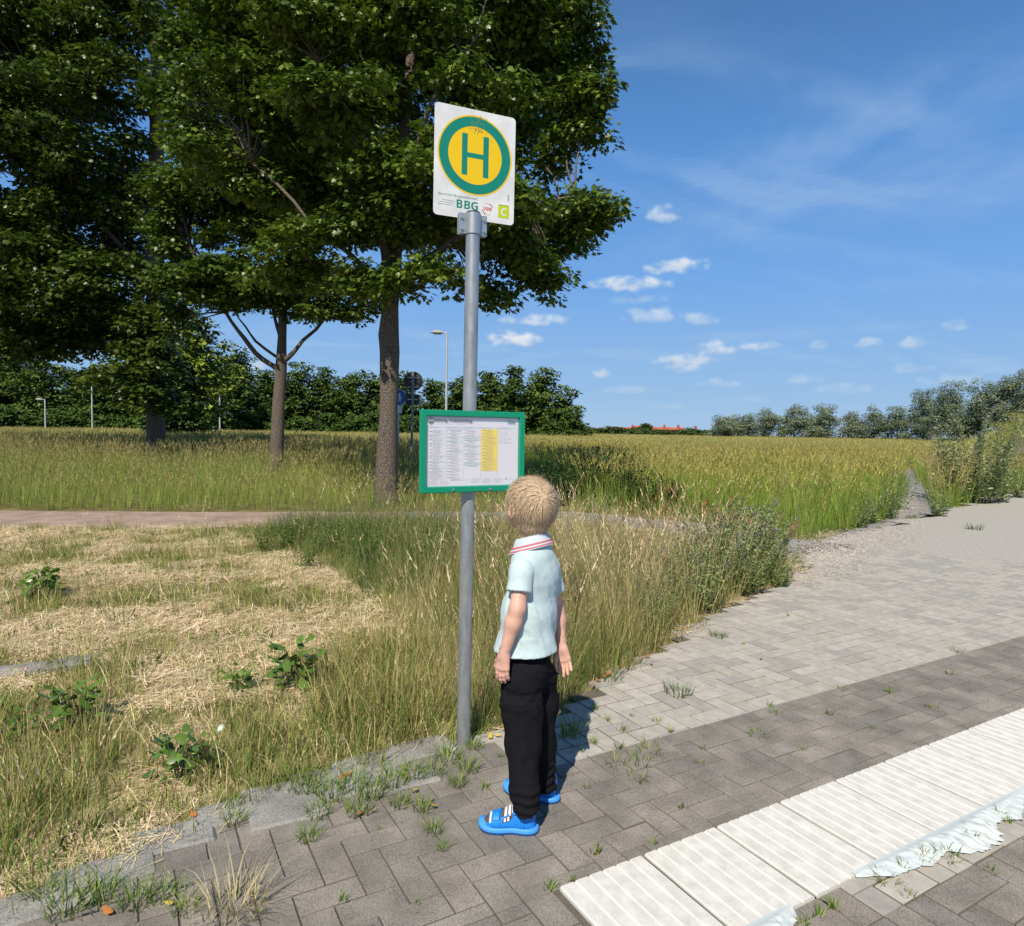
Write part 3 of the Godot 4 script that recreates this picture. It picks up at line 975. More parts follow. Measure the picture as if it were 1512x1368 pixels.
# lobes: [centre, radii]; limbs: [[points, r0, r1]]
func tree(called: String, label: String, group: String, base: Vector3, trunk: Array, rads: Array, limbs: Array, lobes: Array, count: int, clusters: Array, leafmat: Material, c0: Color, c1: Color, scale0: float, scale1: float, twigs := 4, hollow := 0.45) -> Node3D:
	var o := thing(called, label, "tree", base, 0.0, group)
	var mb := MB.new()
	var pts := []
	for p in trunk: pts.append(p - base)
	mb.tube(pts, rads, 16, true)
	rough(mb, rads[0] * 0.16, 3.5 / maxf(rads[0], 0.1) * 0.16)
	part("trunk", mb.made(), M.bark, o)
	for l in limbs:
		var lm := MB.new()
		var lp := []
		for p in l[0]: lp.append(p - base)
		lm.tube(lp, taper(l[1], l[2], lp.size() - 1), 9, true)
		rough(lm, l[1] * 0.2, 2.0)
		part("limb", lm.made(), M.bark, o)
	var top: Vector3 = trunk[-1]
	if twigs > 0:                       # boughs: each lobe breaks up into flat sprays with gaps between
		var split := []
		for l in lobes:
			for q in 7:
				var dd := Vector3(rng.randfn(), rng.randfn() * 0.9, rng.randfn()).normalized()
				var c2: Vector3 = l[0] + dd * l[1] * rf(0.45, 0.8)
				split.append([c2, l[1] * Vector3(0.52, 0.38, 0.52) * rf(0.75, 1.2)])
			split.append([l[0], l[1] * 0.45])
		lobes = split
	var vol := 0.0
	var vols := []
	for l in lobes:
		var r: Vector3 = l[1]
		var w := pow(r.x * r.y * r.z, 0.8)
		vols.append(w); vol += w
	var places := []
	var tints := []
	for q in clusters.size(): places.append([]); tints.append([])
	var tw := MB.new()
	for k in lobes.size():
		var ctr: Vector3 = lobes[k][0]
		var r: Vector3 = lobes[k][1]
		if twigs > 0:
			var start: Vector3 = top
			var best := 1e9
			for l in limbs:
				for p in l[0]:
					if p.distance_to(ctr) < best: best = p.distance_to(ctr); start = p
			for p in trunk:
				if p.distance_to(ctr) < best: best = p.distance_to(ctr); start = p
			var rr := clampf(best * 0.016, 0.015, 0.06)
			tw.tube(_sub(bent(start, ctr, 0.08, 5), base), taper(rr, rr * 0.4, 5), 5, false)
			for q in (1 if rng.randf() < 0.6 else 0):
				var e := ctr + Vector3(rf(-1, 1), rf(-0.7, 1), rf(-1, 1)) * r * 0.85
				tw.tube(_sub(bent(ctr, e, 0.06, 4), base), taper(rr * 0.45, 0.006, 4), 4, false)
		for q in int(ceil(count * vols[k] / vol)):
			var d := Vector3(rng.randfn(), rng.randfn(), rng.randfn()).normalized()
			var rad := lerpf(hollow, 1.0, pow(rng.randf(), 0.6))
			if twigs > 0: d.y = absf(d.y) * 0.9 - 0.35 * rng.randf()
			rad *= 1.0 + noise.get_noise_3dv(d * 1.7 + ctr) * 0.42
			var p := ctr + d * r * rad - base
			var bs := Basis(Vector3.UP, rf(0, TAU)) * Basis(Vector3.RIGHT, rf(-0.35, 0.35))
			var kk := rng.randi() % clusters.size()
			places[kk].append(Transform3D(bs.scaled(Vector3.ONE * rf(scale0, scale1)), p))
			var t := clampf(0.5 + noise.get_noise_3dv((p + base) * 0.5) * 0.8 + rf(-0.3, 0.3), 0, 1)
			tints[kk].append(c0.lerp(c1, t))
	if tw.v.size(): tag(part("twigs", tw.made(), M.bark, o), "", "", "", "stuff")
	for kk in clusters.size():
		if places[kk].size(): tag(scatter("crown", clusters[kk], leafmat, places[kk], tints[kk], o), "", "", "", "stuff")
	return o
func _sub(a: Array, b: Vector3) -> Array:
	var out := []
	for p in a: out.append(p - b)
	return out
func lobe(x: float, y: float, d: float, rx: float, ry: float, deep := 1.0) -> Array:
	var s := d / PHOTO_F
	return [dp(x, y, d), Vector3(rx * s, ry * s, (rx + ry) * 0.5 * s * deep)]

func build_trees() -> void:
	var green := [Color(0.070, 0.125, 0.014), Color(0.098, 0.162, 0.018), Color(0.052, 0.10, 0.013), Color(0.135, 0.195, 0.022)]
	var mc := []
	for k in 3: mc.append(leaf_cluster(MAPLE, 24, 0.27, 0.065, 0.125, 0.5, green))
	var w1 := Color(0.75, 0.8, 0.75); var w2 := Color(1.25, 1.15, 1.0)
	# the big maple over the stop
	var b := gp(570, 746)
	var d := -b.z
	var trunk := [Vector3(b.x, -0.1, b.z), b + Vector3(0, 0.12, 0), dp(571, 700, d), dp(574, 600, d), dp(575, 520, d), dp(574, 495, d), dp(576, 455, d), dp(580, 400, d), dp(588, 300, d), dp(598, 180, d), dp(610, 40, d), dp(620, -120, d)]
	var tr := [0.30, 0.24, 0.193, 0.168, 0.18, 0.19, 0.155, 0.14, 0.12, 0.09, 0.06, 0.03]
	var limbs := [[bent(dp(577, 435, d), dp(690, 345, d - 0.8), 0.02, 7) + bent(dp(690, 345, d - 0.8), dp(850, 290, d - 0.6), 0.06, 5).slice(1), 0.085, 0.025],
		[bent(dp(577, 420, d), dp(660, 260, d + 0.8), 0.05, 7) + bent(dp(660, 260, d + 0.8), dp(820, 90, d + 0.5), 0.06, 5).slice(1), 0.08, 0.025],
		[bent(dp(573, 430, d), dp(545, 280, d - 0.7), 0.03, 7) + bent(dp(545, 280, d - 0.7), dp(470, 90, d - 1.0), 0.05, 5).slice(1), 0.085, 0.025],
		[bent(dp(570, 425, d), dp(470, 350, d - 0.4), 0.10, 7) + bent(dp(470, 350, d - 0.4), dp(370, 240, d), 0.06, 5).slice(1), 0.06, 0.02],
		[bent(dp(583, 350, d), dp(620, 200, d - 1.2), 0.03, 6) + bent(dp(620, 200, d - 1.2), dp(700, 60, d - 1.3), 0.06, 5).slice(1), 0.07, 0.02],
		[bent(dp(583, 360, d), dp(560, 200, d + 1.2), 0.03, 6) + bent(dp(560, 200, d + 1.2), dp(500, 10, d + 1.5), 0.06, 5).slice(1), 0.07, 0.02]]
	var L := []
	for q in [[862, 128, 12.2, 48, 52], [800, 60, 12.6, 80, 75], [868, 300, 12.0, 52, 72], [832, 215, 12.4, 70, 70], [795, 405, 11.8, 45, 36], [745, 335, 11.4, 85, 75], [700, 190, 11.2, 100, 80], [655, 405, 11.4, 75, 40], [560, 415, 11.6, 70, 45],
			[485, 345, 11.8, 90, 75], [600, 260, 11.0, 105, 90], [500, 190, 11.2, 95, 90], [620, 70, 11.3, 110, 90], [480, 60, 11.6, 100, 90], [740, -50, 12.0, 120, 100], [590, -100, 12.0, 150, 100], [400, 130, 12.2, 80, 90], [320, 110, 12.6, 62, 90],
			[360, 250, 12.6, 75, 70], [380, 30, 12.6, 90, 80], [300, 200, 13.0, 48, 60], [600, 110, 14.5, 170, 140], [760, 200, 14.5, 120, 130], [500, 260, 14.5, 130, 110], [650, 320, 14.0, 130, 80], [820, 330, 13.4, 70, 60], [660, -160, 13.0, 160, 100], [440, 400, 12.4, 80, 42], [720, 430, 12.2, 45, 28], [825, 20, 12.4, 60, 60], [790, -30, 12.8, 80, 60], [850, 90, 12.8, 55, 55], [800, 420, 12.0, 42, 34], [770, 380, 12.4, 70, 50], [865, 340, 12.2, 45, 40], [690, 300, 11.6, 90, 70], [540, 320, 11.4, 80, 70]]:
		L.append(lobe(q[0], q[1], q[2], q[3], q[4]))
	var t1 := tree("maple_tree", "large dark maple with a knotty trunk spreading over the stop sign", "", b, trunk, tr, limbs, L, 6200, mc, M.leaf, w1, w2, 0.85, 1.3, 6)
	for kn in [[571, 494, 0.06], [577, 519, 0.07], [566, 551, 0.06], [579, 554, 0.035], [567, 640, 0.03]]:
		var at := dp(kn[0], kn[1], d - 0.185)
		var km := MB.new()
		var ring := []
		for k in 13: ring.append(at - b + Vector3(cos(k / 12.0 * TAU), 1.25 * sin(k / 12.0 * TAU), 0.0) * kn[2] * 0.7)
		km.tube(ring, taper(kn[2] * 0.3, kn[2] * 0.3, 12), 6, false)
		part("knot", km.made(), M.bark, t1)
	# slimmer maple behind it
	b = gp(407, 704)
	d = -b.z
	trunk = [Vector3(b.x, -0.1, b.z), b + Vector3(0, 0.1, 0), dp(409, 660, d), dp(412, 600, d), dp(414, 545, d), dp(416, 500, d), dp(418, 430, d), dp(420, 330, d), dp(424, 180, d), dp(428, 20, d)]
	tr = [0.26, 0.21, 0.185, 0.17, 0.17, 0.12, 0.11, 0.09, 0.06, 0.03]
	limbs = [[bent(dp(411, 545, d), dp(333, 461, d - 0.4), -0.06, 8) + bent(dp(333, 461, d - 0.4), dp(285, 380, d - 0.5), 0.05, 4).slice(1), 0.085, 0.03],
		[bent(dp(417, 535, d), dp(447, 503, d - 0.2), -0.06, 5) + bent(dp(447, 503, d - 0.2), dp(500, 420, d), 0.04, 5).slice(1), 0.075, 0.03],
		[bent(dp(409, 528, d), dp(345, 458, d + 0.3), -0.03, 6), 0.045, 0.02],
		[bent(dp(415, 500, d), dp(395, 420, d + 0.3), 0.03, 5), 0.06, 0.03],
		[bent(dp(419, 420, d), dp(480, 250, d + 0.5), 0.03, 5), 0.06, 0.03]]
	L = []
	for q in [[410, 340, 19.4, 120, 95], [335, 400, 18.5, 80, 48], [470, 445, 18.6, 70, 38], [330, 260, 18.5, 80, 80], [290, 130, 19.0, 52, 100], [400, 160, 19.4, 120, 120], [420, 0, 19.4, 140, 110], [300, -20, 19.0, 60, 90], [535, 420, 19.4, 70, 48], [272, 340, 19.0, 34, 62], [520, 300, 20, 100, 90], [266, 60, 18.5, 28, 60], [263, 180, 18.5, 26, 66], [260, 300, 18.5, 26, 66], [258, 400, 18.5, 28, 56], [256, 460, 18.8, 26, 40], [325, 440, 18.4, 60, 24], [400, 445, 19.0, 70, 26], [455, 462, 18.8, 60, 20], [290, 425, 18.6, 50, 34], [520, 462, 18.8, 50, 20], [370, 420, 18.2, 70, 30]]:
		L.append(lobe(q[0], q[1], q[2], q[3], q[4]))
	tree("maple_tree", "slimmer maple with forked pale trunk standing in the tall grass", "", b, trunk, tr, limbs, L, 4000, mc, M.leaf, w1 * 0.95, w2 * 0.9, 1.0, 1.6, 4)
	# tall dark tree further along the row, leaves nearly down to the grass
	b = Vector3(dp(230, 600, 24.0).x, 0, -24.0)
	d = 24.0
	trunk = [Vector3(b.x, -0.1, b.z), b + Vector3(0, 0.2, 0), dp(229, 560, d), dp(229, 420, d), dp(230, 300, d), dp(231, 180, d), dp(231, 60, d), dp(228, -80, d)]
	tr = [0.42, 0.34, 0.30, 0.28, 0.27, 0.25, 0.2, 0.1]
	limbs = [[bent(dp(229, 430, d), dp(110, 300, d - 0.5), 0.08, 8), 0.13, 0.04], [bent(dp(229, 330, d), dp(60, 150, d), 0.08, 8), 0.12, 0.04], [bent(dp(230, 500, d), dp(90, 480, d - 0.6), 0.06, 8), 0.10, 0.03], [bent(dp(231, 200, d), dp(120, 20, d), 0.06, 8), 0.10, 0.03]]
	L = []
	for q in [[120, 505, 23.5, 95, 50], [20, 515, 23.5, 80, 50], [190, 490, 24.6, 50, 60], [60, 440, 23.0, 110, 80], [160, 400, 23.0, 62, 80], [-60, 450, 24, 110, 120], [30, 320, 22.8, 110, 90], [150, 290, 23.0, 68, 80], [70, 200, 22.6, 110, 90], [175, 190, 23.2, 45, 60], [-40, 180, 23, 120, 120], [110, 90, 23.0, 100, 80], [200, 60, 24.6, 42, 80], [10, 40, 23, 120, 90], [150, -30, 23.6, 90, 70], [60, -90, 24, 140, 80], [100, 300, 26, 120, 200], [60, 80, 26, 140, 140], [80, 480, 26, 120, 80], [195, 400, 26, 42, 180], [-120, 60, 24, 120, 140], [-140, 320, 24, 110, 140], [205, 510, 22.6, 42, 45], [225, 470, 22.8, 32, 45], [222, 535, 22.5, 34, 36], [232, 420, 23.2, 24, 34], [222, 545, 22.4, 45, 50], [222, 545, 22.4, 45, 50], [215, 590, 22.4, 48, 34], [225, 480, 22.5, 34, 45], [240, 600, 22.6, 30, 30], [160, 560, 22.8, 50, 30], [214, 140, 22.5, 26, 40], [226, 260, 22.5, 24, 40], [234, 340, 22.6, 24, 36], [215, 20, 22.8, 36, 50], [222, 400, 22.5, 34, 40], [150, 130, 22.6, 50, 60], [130, 440, 22.4, 60, 50], [20, 400, 22.4, 70, 60]]:
		L.append(lobe(q[0], q[1], q[2], q[3], q[4]))
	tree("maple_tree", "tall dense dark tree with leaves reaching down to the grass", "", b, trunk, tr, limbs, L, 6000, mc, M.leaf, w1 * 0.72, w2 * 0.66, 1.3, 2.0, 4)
	print("maples ", Time.get_ticks_msec())
	# trees closing the meadow: an uneven hedge of different crowns
	var hc := []
	var hg := [Color(0.050, 0.085, 0.016), Color(0.062, 0.10, 0.02), Color(0.04, 0.07, 0.014)]
	for k in 3: hc.append(leaf_cluster(OVAL, 44, 0.80, 0.28, 0.50, 0.3, hg))
	var names := ["dark green hedge tree closing off the meadow", "bright yellow-green tree beside the dark tree", "tall loose crowned tree at the hedge's end"]
	var hedge := [[-40, 500, 60, 92], [10, 515, 50, 97], [62, 530, 46, 90], [112, 540, 42, 96], [165, 530, 46, 90], [215, 540, 44, 96], [268, 505, 46, 88], [345, 512, 40, 82], [395, 545, 36, 94], [436, 534, 34, 90], [478, 538, 32, 96], [515, 546, 34, 92], [556, 550, 34, 97], [600, 552, 32, 90], [640, 556, 30, 95], [680, 552, 30, 92], [722, 546, 32, 94], [760, 540, 30, 88], [800, 538, 32, 90], [832, 572, 28, 86]]
	var k2 := 0
	for h in hedge:
		var own: String = {7: "tall hedge tree between lamp and slim maple trunk", 9: "hedge tree seen behind the slim maple's trunk", 12: "hedge tree seen behind the big maple's trunk", 14: "hedge tree behind the dark backed traffic sign", 16: "hedge tree behind the bus stop post", 18: names[2], 19: "outermost hedge tree, sloping down to the village"}.get(k2, names[0])
		bush_tree(h, own, "hedge trees across the meadow", hc, Color(1.1, 1.15, 1.05).lerp(Color(1.6, 1.5, 1.25), rng.randf()), 1.0)
		k2 += 1
	bush_tree([290, 448, 44, 46], names[1], "hedge trees across the meadow", hc, Color(3.0, 2.4, 1.5), 0.7)
	bush_tree([256, 520, 40, 44], "dark bushy tree under the yellow-green one", "hedge trees across the meadow", hc, Color(0.9, 0.95, 0.9), 0.7)
	# low shrubs along the foot of the hedge
	var x := -30.0
	while x < 850.0:
		bush_tree([x, 603 + rf(-8, 8) + x * 0.012, 26 + rf(-4, 8), 84 + rf(-3, 3)], "low bright green shrub at the hedge's foot", "shrubs at the hedge's foot", hc, Color(1.0, 1.1, 0.9) * rf(0.9, 1.25), 0.8, "shrub")
		x += rf(34, 46)
	# the far low hedge before the village
	x = 868.0
	while x < 1062.0:
		bush_tree([x, 634 + rf(-2.5, 1.5) + (x - 868) * 0.01, 16 + rf(-3, 4), 190], "low dark shrub in front of the red roofs", "far shrubs before the village", hc, Color(0.9, 0.92, 0.85), 1.7, "shrub")
		x += rf(15, 20)
	bush_tree([952, 624, 9, 215], "round tree rising between the red roofs", "", hc, Color(0.7, 0.8, 0.7), 1.5)
	# grey-green poplars
	var pc := []
	var pg := [Color(0.17, 0.205, 0.125), Color(0.155, 0.19, 0.12), Color(0.185, 0.22, 0.14)]
	for k in 2: pc.append(leaf_cluster(OVAL, 90, 0.85, 0.16, 0.28, 0.3, pg))
	for p in [[1066, 614, 16, 150], [1086, 614, 15, 152], [1106, 609, 18, 148], [1137, 603, 21, 150], [1174, 599, 22, 147], [1197, 612, 16, 156], [1218, 599, 23, 150], [1259, 607, 20, 148], [1293, 602, 22, 146], [1327, 597, 24, 142], [1366, 576, 27, 118], [1409, 560, 29, 106], [1449, 557, 28, 98], [1485, 551, 24, 92], [1514, 548, 28, 90], [1550, 540, 30, 86]]:
		bush_tree(p, "first grey-green poplar of the row, next to the village" if p[0] == 1066 else "grey-green poplar in the row across the field" if p[0] < 1340 else "tall grey-green poplar above the embankment", "poplar row" if p[0] < 1340 else "poplars above the embankment", pc, Color(1.25, 1.3, 1.3).lerp(Color(1.5, 1.5, 1.45), rng.randf()), 1.25 if p[0] < 1340 else 1.0, "poplar_tree", 1.0)

# a rounded crown on a short trunk; h holds the photo column, crown top, half width and the distance
func bush_tree(h: Array, label: String, group: String, clusters: Array, tint: Color, sc: float, called := "hedge_tree", narrow := 1.0) -> void:
	var d: float = h[3]
	var top := dp(h[0], h[1], d)
	var s := d / PHOTO_F
	var w: float = h[2] * s * (1.4 if called == "hedge_tree" else (1.3 if called == "poplar_tree" else 1.1))
	var hg := top.y
	var base := Vector3(top.x, bank(top.x, -d) - 0.05, -d)
	hg -= base.y
	if called == "shrub": hg = maxf(hg, 1.2)
	var L := []
	var low := 0.10 if called == "poplar_tree" else 0.02
	var n := 7
	for k in n:
		var t := k / (n - 1.0)
		var y := lerpf(low * hg + 0.2 * hg * 0.5, hg * 0.84, t)
		var ww := w * (0.55 + 0.5 * sin(clampf(t * 0.85 + 0.15, 0, 1) * PI)) * 0.62
		for q in 2:
			var an := rf(0, TAU)
			L.append([base + Vector3(cos(an) * w * 0.42 * (1.1 - t), y * rf(0.92, 1.04), sin(an) * w * 0.4), Vector3(ww, hg * 0.17, ww) * rf(0.8, 1.15)])
	L.append([base + Vector3(rf(-0.2, 0.2) * w, hg * 0.86, 0), Vector3(w * 0.35, hg * 0.15, w * 0.35)])
	var trunk := [base, base + Vector3(0, hg * 0.3, 0), base + Vector3(rf(-0.3, 0.3), hg * 0.7, 0)]
	var cnt := int(clampf(w * hg * 4.6 / (sc * sc), 60, 420))
	tree(called, label, group, base, trunk, [maxf(0.06, hg * 0.018), maxf(0.05, hg * 0.014), 0.03], [], L, cnt, clusters, M.leaf if called == "poplar_tree" else M.far_leaf, tint * 0.8, tint * 1.15, sc * 0.8, sc * 1.3, 0, 0.3)

# ---------------------------------------------------------------- the bus stop
func disc(r: float, n := 48) -> PackedVector2Array:
	var p := PackedVector2Array()
	for k in n: p.append(Vector2(cos(TAU * k / n), sin(TAU * k / n)) * r)
	return p
func rounded(w: float, h: float, r: float) -> PackedVector2Array:
	var p := PackedVector2Array()
	for q in [[1, 1, 0], [-1, 1, 1], [-1, -1, 2], [1, -1, 3]]:
		for k in 7:
			var a: float = (q[2] + k / 6.0) * PI / 2
			p.append(Vector2(q[0] * (w / 2 - r), q[1] * (h / 2 - r)) + Vector2(cos(a), sin(a)) * r)
	return p
func ring(mb: MB, r0: float, r1: float, a0: float, a1: float, thick: float, t: Transform3D) -> void:
	var n := int(maxf(4, (a1 - a0) / TAU * 72))
	for k in n:
		var p := lerpf(a0, a1, k / float(n)); var q := lerpf(a0, a1, (k + 1) / float(n))
		var poly := PackedVector2Array([Vector2(cos(p), sin(p)) * r0, Vector2(cos(p), sin(p)) * r1, Vector2(cos(q), sin(q)) * r1, Vector2(cos(q), sin(q)) * r0])
		for s in [0.5]:
			mb.quad(t * Vector3(poly[0].x, poly[0].y, thick * s), t * Vector3(poly[3].x, poly[3].y, thick * s), t * Vector3(poly[2].x, poly[2].y, thick * s), t * Vector3(poly[1].x, poly[1].y, thick * s))
		mb.quad(t * Vector3(poly[1].x, poly[1].y, thick / 2), t * Vector3(poly[2].x, poly[2].y, thick / 2), t * Vector3(poly[2].x, poly[2].y, -thick / 2), t * Vector3(poly[1].x, poly[1].y, -thick / 2))
		mb.quad(t * Vector3(poly[0].x, poly[0].y, thick / 2), t * Vector3(poly[3].x, poly[3].y, thick / 2), t * Vector3(poly[3].x, poly[3].y, -thick / 2), t * Vector3(poly[0].x, poly[0].y, -thick / 2))
func words(text: String, size: float, bold := false, italic := false, deep := 0.0006) -> TextMesh:
	var f := SystemFont.new()
	f.font_names = PackedStringArray(["Droid Sans"])
	f.font_weight = 700 if bold else 400
	f.font_italic = italic
	var m := TextMesh.new()
	m.font = f
	m.text = text
	m.font_size = 32
	m.pixel_size = size / 32.0 * 1.37      # size is the height of a capital letter
	m.depth = deep
	m.curve_step = 2.0
	return m
func put_words(called: String, text: String, size: float, mt: Material, parent: Node3D, x: float, y: float, z: float, wide := 0.0, bold := false, italic := false, turn := 0.0) -> void:
	var m := words(text, size, bold, italic)
	var sx := 1.0
	if wide > 0.0: sx = wide / maxf(m.get_aabb().size.x, 1e-4)
	part(called, m, mt, parent, Transform3D(Basis(Vector3.BACK, turn) * Basis.from_scale(Vector3(sx, 1, 1)), Vector3(x, y, z)))

func build_stop() -> void:
	var g := gp(684, 1098)
	var o := thing("bus_stop_post", "galvanised bus stop post with round H sign and green framed timetable", "bus stop", Vector3(g.x, 0, g.z))
	o.rotation.z = deg_to_rad(-0.35)
	var mb := MB.new()
	mb.tube([Vector3(0, -0.15, 0), Vector3(0, 0.6, 0), Vector3(0, 1.2, 0), Vector3(0, 1.8, 0), Vector3(0, 2.338, 0)], [0.0302, 0.0302, 0.0302, 0.0302, 0.0302], 40)
	var pole := part("pole", mb.made(), M.zinc, o)
	mb = MB.new()
	mb.tube([Vector3(0, 2.338, 0), Vector3(0, 2.343, 0)], [0.032, 0.029], 32)
	part("cap", mb.made(), M.dark_metal, pole)
	# sign plate behind the top of the post
	var sign_t := Transform3D(Basis(Vector3.UP, deg_to_rad(22.5)), Vector3.ZERO)
	var W := 0.372; var H := 0.470
	var plate := Node3D.new()
	plate.name = "sign_plate"
	o.add_child(plate, true)
	plate.transform = sign_t * Transform3D(Basis(), Vector3(0.0175, 2.323 + H / 2, -0.036))
	var white := mat(0.84, 0.86, 0.88, 0.30)
	stain(white, tex(grain(21, 256, 0.01, 0.14, 0.0)), 0.4)
	mb = MB.new()
	mb.plate(rounded(W, H, 0.018), 0.003, Transform3D())
	part("panel", mb.made(), white, plate)
	mb = MB.new()
	mb.plate(rounded(W - 0.05, 0.02, 0.004), 0.012, Transform3D(Basis(), Vector3(0, -H / 2 + 0.03, -0.008)))
	part("stiffener", mb.made(), M.steel, plate)
	var green := mat(0.004, 0.205, 0.150, 0.38)
	var yellow := mat(0.76, 0.50, 0.0, 0.38)
	var red := mat(0.50, 0.035, 0.055, 0.45)
	var lime := mat(0.46, 0.56, 0.01, 0.42)
	var z := 0.0016
	var cy := 0.040                     # centre of the round sign
	var t := Transform3D(Basis(), Vector3(-0.001, cy, z))
	mb = MB.new(); mb.plate(disc(0.171, 72), 0.0006, t)
	part("yellow_disc", mb.made(), yellow, plate)
	mb = MB.new(); ring(mb, 0.1235, 0.164, 0, TAU, 0.0014, t)
	part("green_ring", mb.made(), green, plate)
	mb = MB.new()
	for s in [-1.0, 1.0]: mb.box(Vector3(-0.001 + s * 0.0490, cy, z), Vector3(0.0255, 0.176, 0.0014))
	mb.box(Vector3(-0.001, cy - 0.001, z + 0.0001), Vector3(0.074, 0.0205, 0.0014))
	part("letter_h", mb.made(), green, plate)
	# operator's print below
	put_words("lettering", "Barnimer Busgesellschaft", 0.0095, green, plate, -0.076, -0.1445, z, 0.178)
	put_words("lettering", "BBG", 0.036, green, plate, -0.034, -0.1765, z, 0.098, true)
	mb = MB.new()
	for k in 3: mb.box(Vector3(-0.118 - k * 0.009, -0.168 - k * 0.0095, z), Vector3(0.062, 0.0012, 0.0008))
	part("speed_lines", mb.made(), green, plate)
	var vt := Transform3D(Basis(), Vector3(0.0605, -0.180, z))
	for a in [[0.28, 1.2], [1.32, 1.42], [1.56, 1.68], [1.9, 2.05], [3.35, 4.45], [4.75, 4.9], [5.15, 5.28]]:
		mb = MB.new()
		ring(mb, 0.0225, 0.0262, a[0], a[1], 0.001, vt)
		part("ring_dash", mb.made(), red, plate)
	put_words("lettering", "VBB", 0.0155, red, plate, 0.0605, -0.180, z, 0.039, true, true)
	mb = MB.new(); mb.plate(rounded(0.052, 0.058, 0.001), 0.0008, Transform3D(Basis(), Vector3(0.1365, -0.180, z)))
	part("lime_square", mb.made(), lime, plate)
	put_words("lettering", "C", 0.034, white, plate, 0.1365, -0.182, z + 0.0004, 0.027, true)
	mb = MB.new(); mb.box(Vector3(0.1365, -0.1525, z + 0.0004), Vector3(0.046, 0.002, 0.0008))
	part("lime_bar", mb.made(), green, plate)
	put_words("lettering", "38481", 0.007, M.dark_metal, plate, 0.158, -0.118, z, 0.03, false, false, PI / 2)
	# bird droppings and dirt run down from the top edge
	var grime := mat(0.25, 0.17, 0.07, 0.9)
	mb = MB.new()
	var r2 := RandomNumberGenerator.new()
	r2.seed = 8
	for k in 80:
		var x := 0.005 + r2.randfn() * 0.022
		var y := H / 2 - 0.022 - absf(r2.randfn()) * 0.035
		if k > 44: y = cy + 0.113 + r2.randfn() * 0.006; x = 0.012 + r2.randfn() * 0.018
		mb.box(Vector3(x, y, z + 0.0008), Vector3(r2.randf_range(0.0008, 0.0022), r2.randf_range(0.002, 0.011), 0.0003))
	tag(part("droppings", mb.made(), grime, plate), "", "", "", "stuff")
	# clamp round the post, bolted through the sign
	var clamp_n := Node3D.new()
	clamp_n.name = "clamp"
	o.add_child(clamp_n, true)
	clamp_n.transform = sign_t * Transform3D(Basis(), Vector3(0, 2.291, 0))
	mb = MB.new()
	var arc := []
	for k in 25:
		var a := PI * k / 24.0
		arc.append(Vector2(cos(a) * 0.0345, sin(a) * 0.0345))
	for k in 24:
		var a: Vector2 = arc[k]; var b: Vector2 = arc[k + 1]
		for r in [1.0, 0.91]:
			mb.quad(Vector3(a.x * r, 0.044, a.y * r), Vector3(b.x * r, 0.044, b.y * r), Vector3(b.x * r, -0.044, b.y * r), Vector3(a.x * r, -0.044, a.y * r))
		for s in [-1.0, 1.0]:
			mb.quad(Vector3(a.x, 0.044 * s, a.y), Vector3(b.x, 0.044 * s, b.y), Vector3(b.x * 0.91, 0.044 * s, b.y * 0.91), Vector3(a.x * 0.91, 0.044 * s, a.y * 0.91))
	for k in mb.n.size():
		if absf(mb.n[k].y) < 0.5: mb.n[k] = Vector3(mb.v[k].x, 0, mb.v[k].z).normalized() * (1.0 if Vector2(mb.v[k].x, mb.v[k].z).length() > 0.033 else -1.0)
	part("band", mb.made(), M.steel, clamp_n)
	for s in [-1.0, 1.0]:
		mb = MB.new()
		mb.box(Vector3(s * 0.049, 0, -0.0005), Vector3(0.030, 0.088, 0.004), 0.001)
		mb.box(Vector3(s * 0.049, 0, -0.022), Vector3(0.030, 0.088, 0.004), 0.001)
		part("flange", mb.made(), M.steel, clamp_n)
		for y in [-0.024, 0.024]:
			mb = MB.new()
			mb.tube([Vector3(s * 0.051, y, -0.03), Vector3(s * 0.051, y, 0.004)], [0.004, 0.004], 8)
			mb.tube([Vector3(s * 0.051, y, 0.0015), Vector3(s * 0.051, y, 0.0085)], [0.0078, 0.0078], 6)
			part("bolt", mb.made(), M.steel, clamp_n)
	# timetable case
	var case_n := Node3D.new()
	case_n.name = "timetable_case"
	o.add_child(case_n, true)
	var cw := 0.490; var chh := 0.350
	case_n.transform = Transform3D(Basis(Vector3.UP, deg_to_rad(27.0)) * Basis(Vector3.BACK, deg_to_rad(0.4)), Vector3(0, 1.311, 0)) * Transform3D(Basis(), Vector3(0.004, 0, 0.045))
	var fgreen := mat(0.0, 0.262, 0.145, 0.42)
	var bar := 0.0255
	for s in [-1.0, 1.0]:
		mb = MB.new(); mb.box(Vector3(0, s * (chh / 2 - bar / 2), 0.0), Vector3(cw - 0.0006, bar, 0.022), 0.0025)
		part("frame_bar", mb.made(), fgreen, case_n)
		mb = MB.new(); mb.box(Vector3(s * (cw / 2 - bar / 2), 0, 0.0006), Vector3(bar, chh - 0.0006, 0.0222), 0.0025)
		part("frame_bar", mb.made(), fgreen, case_n)
	mb = MB.new(); mb.box(Vector3(0, 0, -0.0075), Vector3(cw - 0.004, chh - 0.004, 0.004), 0.0)
	part("back_panel", mb.made(), fgreen, case_n)
	var pw := cw - 2 * bar - 0.002; var ph := chh - 2 * bar - 0.002
	var sheet_m := MB.new()
	var rows := []
	for k in 9:
		var row := []
		for j in 13:
			row.append(Vector3((j / 12.0 - 0.5) * pw, (0.5 - k / 8.0) * ph, -0.0035 + 0.0009 * sin(j * 0.9) * sin(k * 0.5) + 0.0012 * (k / 8.0)))
		rows.append(row)
	sheet_m.sheet(rows)
